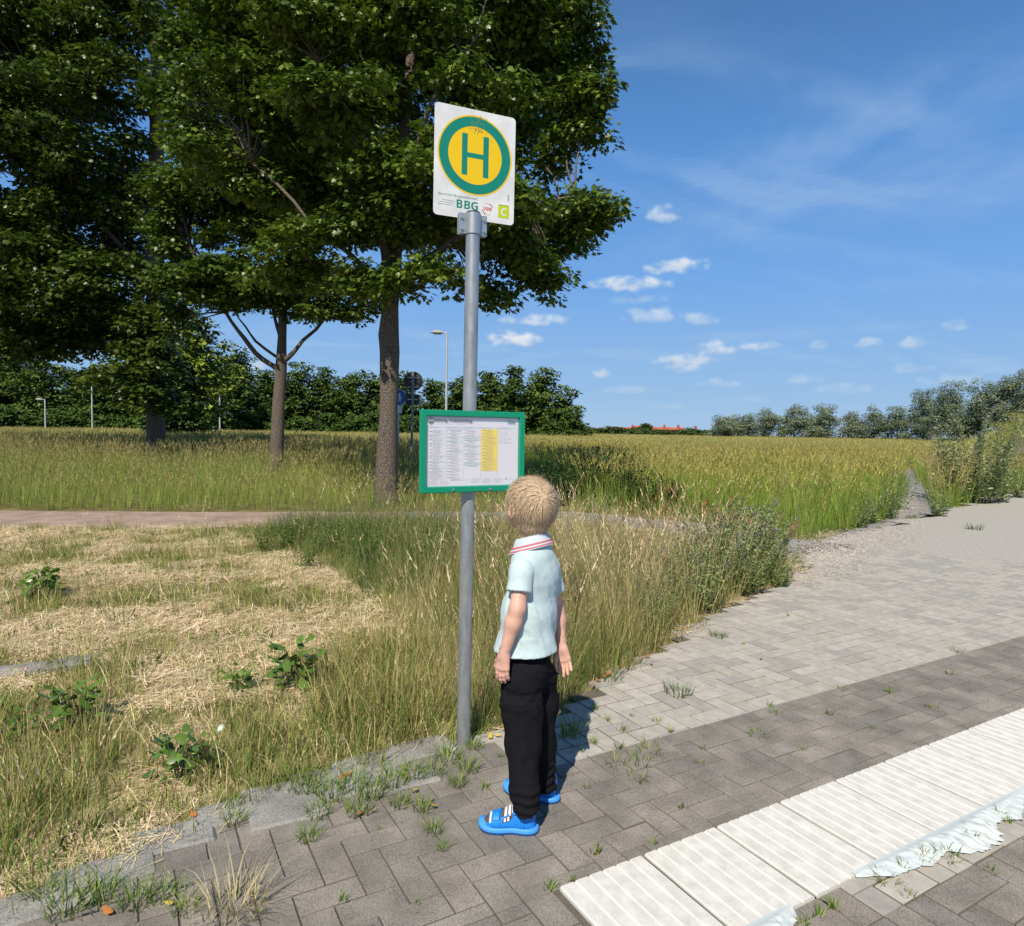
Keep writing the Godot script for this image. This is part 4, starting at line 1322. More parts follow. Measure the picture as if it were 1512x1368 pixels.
	for k in sheet_m.n.size():
		if sheet_m.n[k].z < 0: sheet_m.n[k] = -sheet_m.n[k]
	var print_m := mat(1, 1, 1, 0.6)
	print_m.albedo_texture = tex(timetable())
	var sheet := part("timetable_sheet", sheet_m.made(), print_m, case_n)
	var ink := mat(0.04, 0.05, 0.05, 0.7)
	put_words("lettering", "Ladeburg, Finkenschlag", 0.0105, ink, sheet, -0.105, 0.1325, 0.0005, 0.190, true)
	put_words("lettering", "BBG", 0.0125, green, sheet, pw / 2 - 0.037, 0.1305, 0.0005, 0.034, true)
	mb = MB.new(); mb.plate(disc(0.0125, 28), 0.0004, Transform3D(Basis(), Vector3(-pw / 2 + 0.022, 0.1305, 0.0005)))
	part("round_emblem", mb.made(), mat(0.02, 0.10, 0.06, 0.6), sheet)
	put_words("lettering", "BUS", 0.0062, white, sheet, -pw / 2 + 0.022, 0.1305, 0.0010, 0.019, true)
	var clear := StandardMaterial3D.new()
	clear.transparency = BaseMaterial3D.TRANSPARENCY_ALPHA
	clear.albedo_color = Color(1, 1, 1, 0.04)
	clear.roughness = 0.04
	mb = MB.new(); mb.box(Vector3(0, 0, 0.0035), Vector3(pw + 0.002, ph + 0.002, 0.0015))
	part("glazing", mb.made(), clear, case_n)
	for x in [-0.096, 0.078]:
		mb = MB.new()
		mb.tube([Vector3(x, -chh / 2 + 0.010, 0.009), Vector3(x, -chh / 2 + 0.010, 0.0135), Vector3(x, -chh / 2 + 0.010, 0.0145)], [0.006, 0.006, 0.003], 14)
		part("lock_screw", mb.made(), M.steel, case_n)
	for y in [-0.10, 0.10]:
		mb = MB.new(); mb.box(Vector3(0, y, -0.022), Vector3(0.11, 0.028, 0.026), 0.002)
		part("mounting_bracket", mb.made(), M.steel, case_n)

# the print of the timetable sheet: ruled columns, rows of small print, the yellow weekend column
func timetable() -> Image:
	const W := 880
	const H := 600
	var im := Image.create(W, H, false, Image.FORMAT_RGB8)
	im.fill(Color8(222, 220, 232))
	var r := RandomNumberGenerator.new()
	r.seed = 4
	var ink := Color8(70, 72, 84)
	var grey := Color8(150, 150, 164)
	var line := func(x: int, y: int, w: int, c: Color) -> void:      # one line of small print
		var q := x
		while q < x + w:
			var l := r.randi_range(3, 13)
			im.fill_rect(Rect2i(q, y, mini(l, x + w - q), 3), c.lerp(Color8(222, 220, 232), r.randf_range(0.0, 0.4)))
			q += l + r.randi_range(2, 4)
	line.call(95, 66, 150, grey); line.call(285, 66, 80, grey)
	line.call(700, 26, 110, grey)
	im.fill_rect(Rect2i(20, 86, 820, 16), Color8(196, 208, 218))
	var cols := [24, 190, 354, 518, 680]
	for k in 5:
		line.call(cols[k] + 4, 92, 90, ink)
		im.fill_rect(Rect2i(cols[k] - 5, 84, 2, 456 if k else 2), Color8(150, 160, 170))
	im.fill_rect(Rect2i(cols[3] - 3, 102, 158, 372), Color8(238, 214, 70))
	var ends := [540, 546, 430, 470, 0]
	for k in 4:
		var y := 112 if k else 128
		if k == 0: line.call(70, 118, 80, ink)
		while y < ends[k]:
			var rowsn := r.randi_range(2, 4)
			if k in [1, 2] and r.randf() < 0.5: im.fill_rect(Rect2i(cols[k] - 2, y - 3, 158, 12), Color8(196, 212, 220))
			if k == 0 and r.randf() < 0.4: im.fill_rect(Rect2i(cols[k] - 2, y - 3, 158, 12), Color8(202, 214, 222))
			im.fill_rect(Rect2i(cols[k] + 4, y, 7, 4), ink)
			im.fill_rect(Rect2i(cols[k] + 21, y - 1, 11, 6), Color8(52, 54, 66))
			for q in rowsn: line.call(cols[k] + 38, y + q * 7, r.randi_range(50, 100), ink.lerp(grey, 0.3))
			y += rowsn * 7 + 5
			im.fill_rect(Rect2i(cols[k], y - 4, 154, 1), Color8(170, 176, 186))
	var y2 := 112
	for q in 12:
		line.call(cols[4] + 6, y2, r.randi_range(60, 140), grey)
		y2 += r.randi_range(8, 13)
	for q in 5: line.call(26, 556 + q * 7, 80, grey); line.call(136, 556 + q * 7, 74, grey)
	line.call(232, 548, 160, ink)
	for k in 3:
		for q in 6: line.call(424 + k * 108, 540 + q * 7, r.randi_range(60, 96), grey)
	im.fill_rect(Rect2i(752, 536, 18, 20), Color8(212, 150, 160))
	line.call(784, 548, 50, grey)
	return im

# ---------------------------------------------------------------- the child
const CHILD_AT := Vector3(0.05, 0, -2.36)
func J(x: float, y: float, d: float) -> Vector3:
	return dp(x, y, d) - CHILD_AT
func hand(mb: MB, wrist: Vector3, dir: Vector3, side: Vector3, palm: Vector3, curl: float, spread: float) -> void:
	dir = dir.normalized()
	side = (side - dir * side.dot(dir)).normalized()
	palm = (palm - dir * palm.dot(dir) - side * palm.dot(side)).normalized()
	var c := wrist + dir * 0.065
	var f := Flesh.new(c - Vector3(0.085, 0.095, 0.085), c + Vector3(0.085, 0.085, 0.085), 0.003)
	f.bone(wrist - dir * 0.03, wrist + dir * 0.008, 0.0200, 0.0185, 0.01)
	var lens := [0.94, 1.06, 1.0, 0.8]
	for k in 4:
		var off := side * (0.0180 - k * 0.0120)
		var kn := wrist + dir * (0.052 - 0.003 * absf(k - 1.3)) + off
		f.bone(wrist + dir * 0.006 + off * 0.5, kn, 0.0105, 0.0095, 0.012)
		var a := kn
		var d := (dir + side * (1.5 - k) * spread).normalized()
		var ph := [0.025, 0.0165, 0.0125]
		for q in 3:
			d = (d + palm * tan(curl * (0.35 if q == 0 else 0.75) * (1.0 + 0.12 * k))).normalized()
			var b: Vector3 = a + d * ph[q] * lens[k]
			f.bone(a, b, 0.0072 - q * 0.0005, 0.0068 - q * 0.0006, 0.003)
			a = b
	var t0 := wrist + dir * 0.012 + side * 0.012
	var t1 := t0 + (dir * 0.75 + side * 0.6 + palm * 0.25).normalized() * 0.026
	var t2 := t1 + (dir * 0.95 + side * 0.25 + palm * 0.2).normalized() * 0.022
	f.bone(t0, t1, 0.0115, 0.0092, 0.008)
	f.bone(t1, t2, 0.0088, 0.0078, 0.003)
	f.bone(t2, t2 + (dir * 0.95 + palm * 0.35).normalized() * 0.014, 0.0078, 0.0066, 0.003)
	f.skin(mb)
func build_child() -> void:
	var o := thing("person", "child in pale blue polo shirt, black trousers and blue sandals reading the timetable", "person", CHILD_AT)
	var R := Vector3(0.53, 0, -0.85).normalized()        # the child's right
	var F := Vector3(-0.85, 0, -0.53).normalized()       # where the chest faces
	var B := Basis(R, Vector3.UP, F)
	var skin := mat(0.66, 0.39, 0.30, 0.55)
	skin.subsurf_scatter_enabled = true
	skin.subsurf_scatter_strength = 0.12
	skin.albedo_texture = tex(grain(41, 256, 0.035, 0.16, 0.0))
	skin.albedo_color = Color(0.80, 0.47, 0.365).linear_to_srgb()
	skin.uv1_triplanar = true
	skin.uv1_scale = Vector3.ONE / 0.14
	var sl := J(771, 840, 2.31); var el := J(764, 899, 2.266); var wl := J(744.5, 966, 2.266)
	var sr := J(808, 837, 2.475); var er := J(822, 898, 2.515); var wr := J(829.5, 955, 2.49)
	var neck := J(786, 797, 2.405)
	var hc := J(783.5, 746, 2.41)
	var mb := MB.new()
	# trunk, neck, arms and legs
	var f := Flesh.new(Vector3(-0.32, 0.0, -0.3), Vector3(0.28, 1.16, 0.26), 0.0095)
	f.bone(neck - Vector3(0, 0.05, 0), hc - Vector3(0.0, 0.04, 0), 0.044, 0.040)
	f.ball(J(788, 860, 2.40), Vector3(0.090, 0.12, 0.055), B)
	f.ball(J(780, 945, 2.39), Vector3(0.085, 0.13, 0.06), B)
	f.bone(sl.lerp(sr, 0.1), sr.lerp(sl, 0.1), 0.032, 0.032, 0.02)
	for a in [[sl, el, wl], [sr, er, wr]]:
		f.bone(a[0], a[1], 0.0325, 0.0268, 0.02)
		f.bone(a[1], a[1].lerp(a[2], 0.3), 0.0268, 0.0272, 0.02)
		f.bone(a[1].lerp(a[2], 0.3), a[2], 0.0272, 0.0185, 0.02)
	var legs := [[J(768, 1000, 2.34), J(772, 1095, 2.315), J(777, 1196, 2.27)], [J(796, 1000, 2.44), J(799, 1095, 2.455), J(800, 1168, 2.465)]]
	for l in legs:
		f.bone(l[0], l[1], 0.058, 0.042, 0.02)
		f.bone(l[1], l[2] + Vector3(0, 0.05, 0), 0.042, 0.026, 0.015)
	f.skin(mb)
	hand(mb, wl, Vector3(-0.10, -1, 0.02), F, R * 0.9 + F * 0.2, 0.30, 0.05)
	hand(mb, wr, Vector3(0.17, -0.97, 0.12), Vector3(-0.95, 0, -0.25), Vector3(-0.15, -0.1, 1), 0.20, 0.09)
	# head
	var hf := Vector3(-0.60, 0.27, -0.76).normalized()
	var hr := hf.cross(Vector3.UP).normalized()
	var hu := hr.cross(hf).normalized()
	var HB := Basis(hr, hu, -hf)
	var h := Flesh.new(hc - Vector3(0.135, 0.165, 0.135), hc + Vector3(0.135, 0.13, 0.135), 0.0042)
	h.ball(hc + hu * 0.006 - hf * 0.004, Vector3(0.073, 0.086, 0.089), HB, 0.01)
	h.bone(hc - hu * 0.055 + hf * 0.045, hc - hu * 0.088 + hf * 0.068, 0.042, 0.020, 0.03)      # jaw and chin
	h.bone(hc - hu * 0.055 + hf * 0.03 + hr * 0.03, hc - hu * 0.085 + hf * 0.05 + hr * 0.015, 0.03, 0.018, 0.02)
	h.bone(hc - hu * 0.055 + hf * 0.03 - hr * 0.03, hc - hu * 0.085 + hf * 0.05 - hr * 0.015, 0.03, 0.018, 0.02)
	h.bone(hc - hu * 0.005 + hf * 0.088, hc - hu * 0.032 + hf * 0.101, 0.006, 0.010, 0.012)     # nose
	h.bone(hc - hu * 0.058 + hf * 0.086 - hr * 0.012, hc - hu * 0.058 + hf * 0.086 + hr * 0.012, 0.007, 0.007, 0.008)
	h.bone(hc - Vector3(0, 0.04, 0) - hf * 0.015, neck - Vector3(0, 0.01, 0), 0.045, 0.042, 0.03)
	for s in [-1.0, 1.0]:
		h.ball(hc + hu * 0.006 + hf * 0.078 + hr * s * 0.03, Vector3(0.018, 0.010, 0.014), HB, 0.012)      # brow
		h.ball(hc - hu * 0.03 + hf * 0.068 + hr * s * 0.034, Vector3(0.022, 0.018, 0.016), HB, 0.02)       # cheek
		var ear: Vector3 = hc - hu * 0.020 - hf * 0.004 + hr * s * 0.079
		for q in 9:                                                                                         # rim of the ear
			var a := lerpf(-0.6, 3.9, q / 8.0); var b := lerpf(-0.6, 3.9, (q + 1) / 8.0)
			if q < 8: h.bone(ear + hu * sin(a) * 0.022 - hf * cos(a) * 0.013 + hr * s * 0.007, ear + hu * sin(b) * 0.022 - hf * cos(b) * 0.013 + hr * s * 0.007, 0.0048, 0.0048, 0.004)
		h.ball(ear - hr * s * 0.002, Vector3(0.006, 0.020, 0.012), HB, 0.006)
		h.ball(ear - hu * 0.020 + hf * 0.004, Vector3(0.005, 0.008, 0.007), HB, 0.006)
	h.skin(mb)
	part("body", mb.made(), skin, o)
	for s in [-1.0, 1.0]:
		var em := SphereMesh.new()
		em.radius = 0.009
		em.height = 0.018
		part("eye", em, mat(0.7, 0.7, 0.7, 0.2), o, Transform3D(Basis(), hc - hu * 0.006 + hf * 0.0795 + hr * s * 0.030))
	build_hair(o, hc, hr, hu, hf, HB)
	# shirt
	var cloth := mat(0.50, 0.665, 0.70, 0.9)
	cloth.rim_enabled = true
	cloth.rim = 0.3
	var weave := tex(grain(31, 256, 0.08, 0.05, 0.0))
	cloth.albedo_texture = weave
	cloth.albedo_color = Color(0.60, 0.765, 0.80).linear_to_srgb()
	cloth.uv1_triplanar = true
	cloth.uv1_scale = Vector3.ONE / 0.12
	mb = MB.new()
	var sh := Flesh.new(Vector3(-0.30, 0.56, -0.32), Vector3(0.26, 1.14, 0.28), 0.0062)
	sh.ball(J(789, 852, 2.40), Vector3(0.124, 0.115, 0.080), B, 0.03)
	sh.ball(J(781, 910, 2.395), Vector3(0.126, 0.15, 0.093), B, 0.03)
	sh.bone(J(776, 950, 2.388), J(775, 1010, 2.388), 0.10, 0.115, 0.03)
	sh.ball(J(775.5, 985, 2.388), Vector3(0.130, 0.17, 0.118), B, 0.03)
	sh.bone(sl.lerp(sr, 0.06) + Vector3(0, 0.002, 0), neck - Vector3(0, 0.03, 0), 0.040, 0.052, 0.03)
	sh.bone(sr.lerp(sl, 0.06) + Vector3(0, 0.002, 0), neck - Vector3(0, 0.03, 0), 0.040, 0.052, 0.03)
	sh.bone(neck - Vector3(0, 0.02, 0), neck - Vector3(0, 0.05, 0), 0.058, 0.07, 0.03)
	sh.cut(Vector3(0, 0.612, 0), Vector3(0, -1, 0))
	sh.cut(neck + Vector3(0, 0.012, 0) , (Vector3.UP + F * 0.25).normalized())
	var fold := func(p: Vector3) -> float:
		var q := B.inverse() * p
		var low := smoothstep(1.0, 0.7, p.y) * (0.35 + 0.65 * smoothstep(0.60, 0.72, p.y))
		var ridge := 1.0 - absf(noise.get_noise_3d(q.x * 7.0 + p.y * 6.0 + 3.0, p.y * 2.0, q.z * 7.0)) * 2.4
		var crease := pow(maxf(ridge, 0.0), 4.0) * 0.004 * low
		return -crease + (noise.get_noise_3d(q.x * 15.0 + p.y * 5.0, p.y * 2.6, q.z * 15.0) * (0.0016 + 0.0045 * low) + noise.get_noise_3d(q.x * 9.0 - p.y * 14.0, p.y * 9.0 + q.x * 11.0, 4.0) * 0.0014)
	sh.ripple(fold)
	sh.cut(Vector3(0, 0.612, 0), Vector3(0, -1, 0))
	sh.skin(mb)
	for a in [[sl, el, 0.60], [sr, er, 0.60]]:
		var e: Vector3 = a[0].lerp(a[1], a[2])
		var ax: Vector3 = (a[1] - a[0]).normalized()
		var sv := Flesh.new(a[0].min(e) - Vector3.ONE * 0.075, a[0].max(e) + Vector3.ONE * 0.075, 0.006)
		sv.bone(a[0] + ax * 0.005, e + ax * 0.03, 0.041, 0.0465, 0.02)
		sv.bone(a[0] + (sl.lerp(sr, 0.5) - a[0]) * 0.25, a[0] + ax * 0.01, 0.043, 0.041, 0.02)
		sv.ripple(fold)
		sv.cut(e, ax)
		sv.skin(mb)
	var shirt := part("shirt", mb.made(), cloth, o)
	# collar, folded down, with two red stripes
	var cn := neck + Vector3(0, 0.026, 0)
	var col_m := mat(0.50, 0.56, 0.62, 0.9)
	var red := mat(0.50, 0.13, 0.16, 0.9)
	var collar := func(t0: float, t1: float, off: float) -> MB:
		var m := MB.new()
		var rows := []
		for k in 7:
			var t := lerpf(t0, t1, k / 6.0)
			var row := []
			for j in 41:
				var a := lerpf(-2.75, 2.75, j / 40.0)
				var front := (1.0 - cos(a)) * 0.5
				var roll := sin(minf(t * 2.2, 1.0) * PI * 0.5)
				var rr := 0.048 + 0.024 * t + 0.006 * roll + off + 0.008 * front * t
				var y := 0.012 * sin(minf(t * 3.0, 1.0) * PI) - 0.036 * t - front * (0.034 + 0.016 * t)
				row.append(cn + R * sin(a) * rr * 1.05 - F * cos(a) * rr + Vector3(0, y, 0))
			rows.append(row)
		m.sheet(rows)
		var mid := cn - Vector3(0, 0.05, 0)
		for k in m.n.size():
			if m.n[k].dot(m.v[k] - mid) < 0: m.n[k] = -m.n[k]
		return m
	var cmb: MB = collar.call(0.0, 1.0, 0.0)
	var cp := part("collar", cmb.made(), col_m, o)
	var cmb2: MB = collar.call(0.52, 0.66, 0.0016)
	part("stripe", cmb2.made(), red, cp)
	var cmb3: MB = collar.call(0.80, 0.92, 0.0016)
	part("stripe", cmb3.made(), red, cp)
	# trousers
	var black := mat(0.010, 0.010, 0.0125, 1.0)
	black.metallic_specular = 0.2
	mb = MB.new()
	var t := Flesh.new(Vector3(-0.28, 0.03, -0.28), Vector3(0.24, 0.70, 0.28), 0.0072)
	t.ball(J(779, 985, 2.39), Vector3(0.098, 0.10, 0.088), B, 0.03)
	t.bone(legs[0][0], J(770, 1040, 2.33), 0.075, 0.071, 0.03)
	t.bone(J(770, 1040, 2.33), J(771.5, 1100, 2.318), 0.071, 0.062, 0.02)
	t.bone(J(771.5, 1100, 2.318), J(775, 1165, 2.285), 0.062, 0.053, 0.02)
	t.bone(J(775, 1165, 2.285), J(777, 1182, 2.276), 0.053, 0.047, 0.012)
	t.bone(J(777, 1180, 2.276), J(778.0, 1200, 2.27), 0.0435, 0.041, 0.006)
	t.bone(legs[1][0], J(797, 1040, 2.45), 0.068, 0.064, 0.02)
	t.bone(J(797, 1040, 2.45), J(799, 1100, 2.458), 0.064, 0.056, 0.02)
	t.bone(J(799, 1100, 2.458), J(801, 1145, 2.462), 0.056, 0.047, 0.02)
	t.bone(J(801, 1145, 2.462), J(804.0, 1166, 2.465), 0.046, 0.041, 0.008)
	t.cut(Vector3(0, 0.652, 0), Vector3.UP)
	var c1 := J(778, 1200, 2.272); var c2 := J(804, 1167, 2.465)
	t.ripple(func(p: Vector3) -> float:
		var ank := smoothstep(0.24, 0.10, p.y)
		var hip := smoothstep(0.40, 0.52, p.y)
		return noise.get_noise_3d(p.x * 9.0, p.y * (4.0 + 3.0 * hip), p.z * 9.0) * 0.011 + sin(p.y * 190.0 + noise.get_noise_3d(p.x * 10.0, 0, p.z * 10.0) * 4.0) * 0.0042 * ank + noise.get_noise_3d(p.x * 6.0 + p.y * 16.0, p.y * 10.0, p.z * 6.0) * 0.007 * maxf(hip, ank * 0.6))
	t.cut_near(c1, Vector3(0.12, -1, 0).normalized(), 0.075)
	t.cut_near(c2, Vector3(0.12, -1, 0).normalized(), 0.075)
	t.skin(mb)
	part("trousers", mb.made(), black, o)
	sandal(o, gp(794, 1228) - CHILD_AT, (gp(708, 1222) - gp(794, 1228)), 1.0)
	sandal(o, gp(825, 1184) - CHILD_AT, (gp(745, 1165) - gp(825, 1184)), -1.0)

func build_hair(o: Node3D, hc: Vector3, hr: Vector3, hu: Vector3, hf: Vector3, HB: Basis) -> void:
	var m := StandardMaterial3D.new()
	m.vertex_color_use_as_albedo = true
	m.roughness = 0.6
	m.cull_mode = BaseMaterial3D.CULL_DISABLED
	var r := RandomNumberGenerator.new()
	r.seed = 31
	var mb := MB.new()
	var rad := Vector3(0.0765, 0.090, 0.0935)
	var c0 := hc + hu * 0.006 - hf * 0.004
	# the scalp's cover of short hair
	var f := Flesh.new(hc - Vector3.ONE * 0.13, hc + Vector3.ONE * 0.13, 0.0045)
	f.ball(c0, rad, HB, 0.01)
	f.ball(c0 - hu * 0.055 - hf * 0.030, Vector3(0.061, 0.062, 0.058), HB, 0.02)
	f.cut(c0 + hf * 0.040 + hu * 0.02, (hf * 0.82 - hu * 0.57).normalized())
	f.cut(c0 - hu * 0.104, (-hu * 0.9 + hf * 0.45).normalized())
	f.skin(mb, Color(0.52, 0.38, 0.24))
	for k in mb.c.size():
		var q := 1.0 + noise.get_noise_3dv(mb.v[k] * 60.0) * 0.3
		mb.c[k] = Color(0.52 * q, 0.38 * q, 0.24 * q)
	var wh := Vector3(0.42, 0.34, 0.84).normalized()         # the whorl at the back of the crown
	var n := 0
	while n < 9500:
		var d := Vector3(r.randfn(), r.randfn(), r.randfn()).normalized()
		var q := HB.inverse() * d                              # x right, y up, z back
		if q.y < -0.88 or -q.z * 0.82 - q.y * 0.57 > 0.42: continue
		if q.y < -0.12 and -q.z > -0.02 + q.y * 0.2: continue
		n += 1
		var low := smoothstep(0.05, -0.6, q.y)
		var len := lerpf(r.randf_range(0.045, 0.075), r.randf_range(0.018, 0.030), low)
		var base := _on(c0, rad, HB, d) + (-hu * 0.0)
		if low > 0.4: base += (-hf * 0.010 * low)
		var dn := (HB * (q / rad)).normalized()
		var tang := (d - wh * d.dot(wh))
		tang = (tang - dn * tang.dot(dn)).normalized()
		var clump := noise.get_noise_3dv(d * 7.0)
		tang = tang.rotated(dn, 0.55 + clump * 0.22 + r.randf_range(-0.34, 0.34))
		if low > 0.3: tang = tang.lerp((Vector3.DOWN - dn * Vector3.DOWN.dot(dn)).normalized(), low * 0.8).normalized()
		var tone := 0.84 + 0.32 * r.randf() + clump * 0.10
		var col := Color(0.47, 0.33, 0.20).lerp(Color(0.70, 0.55, 0.38), r.randf()) * tone
		var p := base
		var w := r.randf_range(0.0004, 0.0009)
		var lift := r.randf_range(0.25, 0.62) * (1.0 - 0.65 * low)
		if r.randf() < 0.09: lift += 0.5
		var prev := [p, dn]
		var first := mb.v.size()
		const SEG := 5
		for k in SEG + 1:
			var t := k / float(SEG)
			var bi := tang.cross(dn).normalized()
			var ww := w * (1.0 - 0.75 * t * t)
			mb.vert(p - bi * ww, (dn + bi * -0.4).normalized(), col)
			mb.vert(p + bi * ww, (dn + bi * 0.4).normalized(), col)
			var step := (tang + dn * lift * (0.95 - t * 1.75) + Vector3.DOWN * 0.12).normalized()
			p += step * len / SEG
			dn = (HB * ((HB.inverse() * (p - c0)) / (rad * rad))).normalized()
			tang = (step - dn * step.dot(dn)).normalized()
		for k in SEG:
			var a := first + k * 2
			mb.i.append_array([a, a + 1, a + 3, a, a + 3, a + 2])
	var nc := c0 - hu * 0.055 - hf * 0.030
	var nr := Vector3(0.062, 0.063, 0.059)
	for k in 2600:                                            # short hair on the nape
		var d := Vector3(r.randfn(), r.randfn(), r.randfn()).normalized()
		var q := HB.inverse() * d
		if q.z < -0.25 or q.y > 0.75: continue
		var p := _on(nc, nr, HB, d)
		if (p - (c0 - hu * 0.112)).dot((-hu * 0.9 + hf * 0.45).normalized()) > 0.0: continue
		if ((HB.inverse() * (p - c0)) / rad).length() < 0.93: continue
		var t := (Vector3.DOWN * 0.9 + hr * 0.25 * q.x - d * Vector3.DOWN.dot(d) + d * 0.22 + Vector3(r.randfn(), 0, r.randfn()) * 0.15).normalized()
		var sd := t.cross(d).normalized() * r.randf_range(0.0004, 0.0008)
		var l := r.randf_range(0.010, 0.020)
		var c := Color(0.47, 0.33, 0.20).lerp(Color(0.70, 0.55, 0.38), r.randf()) * r.randf_range(0.62, 1.3)
		var e := mb.vert(p - sd, d, c)
		mb.vert(p + sd, d, c); mb.vert(p + t * l + d * 0.001, d, c)
		mb.i.append_array([e, e + 1, e + 2])
	part("hair", mb.made(), m, o)
func _on(c: Vector3, rad: Vector3, HB: Basis, d: Vector3) -> Vector3:
	var q := HB.inverse() * d
	return c + HB * (q / (q / rad).length())

# a two-strap sandal worn over striped socks; heel on the ground, toe along dir
func sandal(o: Node3D, heel: Vector3, dir: Vector3, out: float) -> void:
	dir.y = 0
	var len := dir.length()
	var X := dir.normalized()
	var Z := X.cross(Vector3.UP) * out
	var B := Basis(X, Vector3.UP, Z)
	var blue := mat(0.010, 0.225, 0.72, 0.5)
	var light := mat(0.055, 0.30, 0.76, 0.55)
	var tread := mat(0.012, 0.06, 0.22, 0.8)
	var grey := mat(0.085, 0.07, 0.075, 0.95)
	var whitew := mat(0.66, 0.66, 0.70, 0.95)
	var W := func(t: float) -> float:
		return 0.030 + 0.011 * smoothstep(0.35, 0.72, t) - 0.003 * smoothstep(0.2, 0.45, t) + 0.004 * smoothstep(0.45, 0.2, t)
	var edge := func(t: float, s: float, grow: float) -> Vector2:       # outline of the sole in length and width
		var e := sqrt(maxf(0.0, 1.0 - pow(absf(t * 2.0 - 1.0), 5.0)))
		return Vector2(t * len, s * (W.call(t) + grow) * e)
	var sole := func(y0: float, y1: float, grow0: float, grow1: float) -> MB:
		var m := MB.new()
		var rows := []
		for lv in 6:
			var row := []
			var y: float = [y0, y0, lerpf(y0, y1, 0.3), lerpf(y0, y1, 0.7), y1, y1][lv]
			var gr: float = [-0.02, grow0, lerpf(grow0, grow1, 0.5) + 0.0015, grow1 + 0.001, grow1 - 0.001, -0.02][lv]
			for k in 48:
				var a := TAU * k / 48.0
				var t := 0.5 - 0.5 * cos(a)
				var e: Vector2 = edge.call(t, signf(sin(a)) if absf(sin(a)) > 1e-6 else 0.0, gr)
				var xx := e.x
				if gr > -0.01: xx += (t - 0.5) * 2.0 * gr
				else: xx = lerpf(len * 0.5, e.x, 0.75)
				row.append(heel + B * Vector3(xx, y + 0.012 * pow(maxf(0.0, t - 0.75) * 4.0, 2.0) * (0.7 if lv < 2 else 1.0), e.y))
			rows.append(row)
		m.sheet(rows, Color.WHITE, true)
		var mid := heel + B * Vector3(len * 0.5, (y0 + y1) / 2, 0)
		for k in m.n.size():
			if m.n[k].dot((m.v[k] - mid) * (Vector3(1, 6, 1))) < 0: m.n[k] = -m.n[k]
		return m
	var sandal_n := Node3D.new()
	sandal_n.name = "sandal"
	o.add_child(sandal_n, true)
	var sm: MB = sole.call(0.0045, 0.0225, 0.004, 0.0025)
	part("sole", sm.made(), light, sandal_n)
	var tm: MB = sole.call(0.0, 0.006, 0.002, 0.003)
	part("tread", tm.made(), tread, sandal_n)
	var bumps := MB.new()
	for k in 22:
		for s in [-1.0, 1.0]:
			var e: Vector2 = edge.call(0.04 + 0.92 * k / 21.0, s, 0.0035)
			bumps.box(heel + B * Vector3(e.x, 0.003 + 0.012 * pow(maxf(0.0, 0.04 + 0.92 * k / 21.0 - 0.75) * 4.0, 2.0), e.y), Vector3(0.0048, 0.006, 0.004), 0.0, B)
	tag(part("tread_lugs", bumps.made(), tread, sandal_n), "", "", "", "stuff")
	var surf := func(t: float, ph: float, off: float) -> Vector3:        # the sock's surface, ph from one side over the top to the other
		var hgt := 0.034 + 0.042 * smoothstep(0.78, 0.30, t) - 0.012 * smoothstep(0.85, 1.0, t)
		if t < 0.30: hgt = 0.076 + 0.03 * smoothstep(0.3, 0.2, t)
		var e := sqrt(maxf(0.0, 1.0 - pow(absf(t * 2.0 - 1.0), 4.0)))
		var w: float = (W.call(t) - 0.005) * maxf(e, 0.05)
		var sq := pow(absf(sin(ph)), 0.75)
		var eh := sqrt(maxf(0.0, 1.0 - pow(absf(t * 2.0 - 1.0), 9.0)))
		return heel + B * Vector3(t * len * 0.94 + 0.006, 0.024 + (hgt * (eh if t < 0.5 else e) * sq) + off * sq * 1.0, -cos(ph) * (w + off))
	var patch := func(t0: float, t1: float, p0: float, p1: float, off: float) -> MB:
		var m := MB.new()
		var rows := []
		for k in 9:
			var t := lerpf(t0, t1, clampf((k - 1) / 6.0, 0, 1))
			var row := []
			for j in 23:
				var ph := lerpf(p0, p1, clampf((j - 1) / 20.0, 0, 1))
				var rim := k == 0 or k == 8 or j == 0 or j == 22
				row.append(surf.call(t, ph, off * (0.0 if rim else 1.0)))
			rows.append(row)
		m.sheet(rows)
		for k in m.n.size():
			if m.n[k].dot(m.v[k] - (heel + B * Vector3(len * 0.45, 0.03, 0))) < 0: m.n[k] = -m.n[k]
		return m
	var add := func(called: String, t0: float, t1: float, p0: float, p1: float, off: float, mt: Material) -> void:
		var m: MB = patch.call(t0, t1, p0, p1, off)
		part(called, m.made(), mt, sandal_n)
	var sk: MB = patch.call(0.0, 1.0, 0.0, PI, 0.0002)
	var sock := part("sock", sk.made(), grey, o)
	for b in [[0.02, 0.10], [0.40, 0.435], [0.455, 0.50], [0.525, 0.57], [0.80, 0.84]]:
		var m: MB = patch.call(b[0], b[1], 0.02, PI - 0.02, 0.0012)
		part("sock_stripe", m.made(), whitew, sock)
	add.call("toe_strap", 0.63, 0.80, 0.0, PI, 0.0045, blue)
	add.call("instep_strap", 0.26, 0.42, 0.0, PI, 0.0048, blue)
	add.call("side_rail", 0.10, 0.90, 0.0, 0.30, 0.0038, blue)
	add.call("side_rail", 0.10, 0.90, PI - 0.30, PI, 0.0038, blue)
	add.call("side_post", 0.48, 0.66, 0.0, 0.62, 0.0040, blue)
	add.call("side_post", 0.48, 0.66, PI - 0.62, PI, 0.0040, blue)
	add.call("heel_counter", 0.012, 0.14, 0.0, PI, 0.0030, blue)
	add.call("heel_opening", 0.05, 0.19, 0.24, 0.60, 0.0044, grey)
	add.call("heel_opening", 0.06, 0.18, 0.44, 0.62, 0.0050, whitew)
	add.call("heel_opening", 0.05, 0.19, PI - 0.60, PI - 0.24, 0.0044, grey)
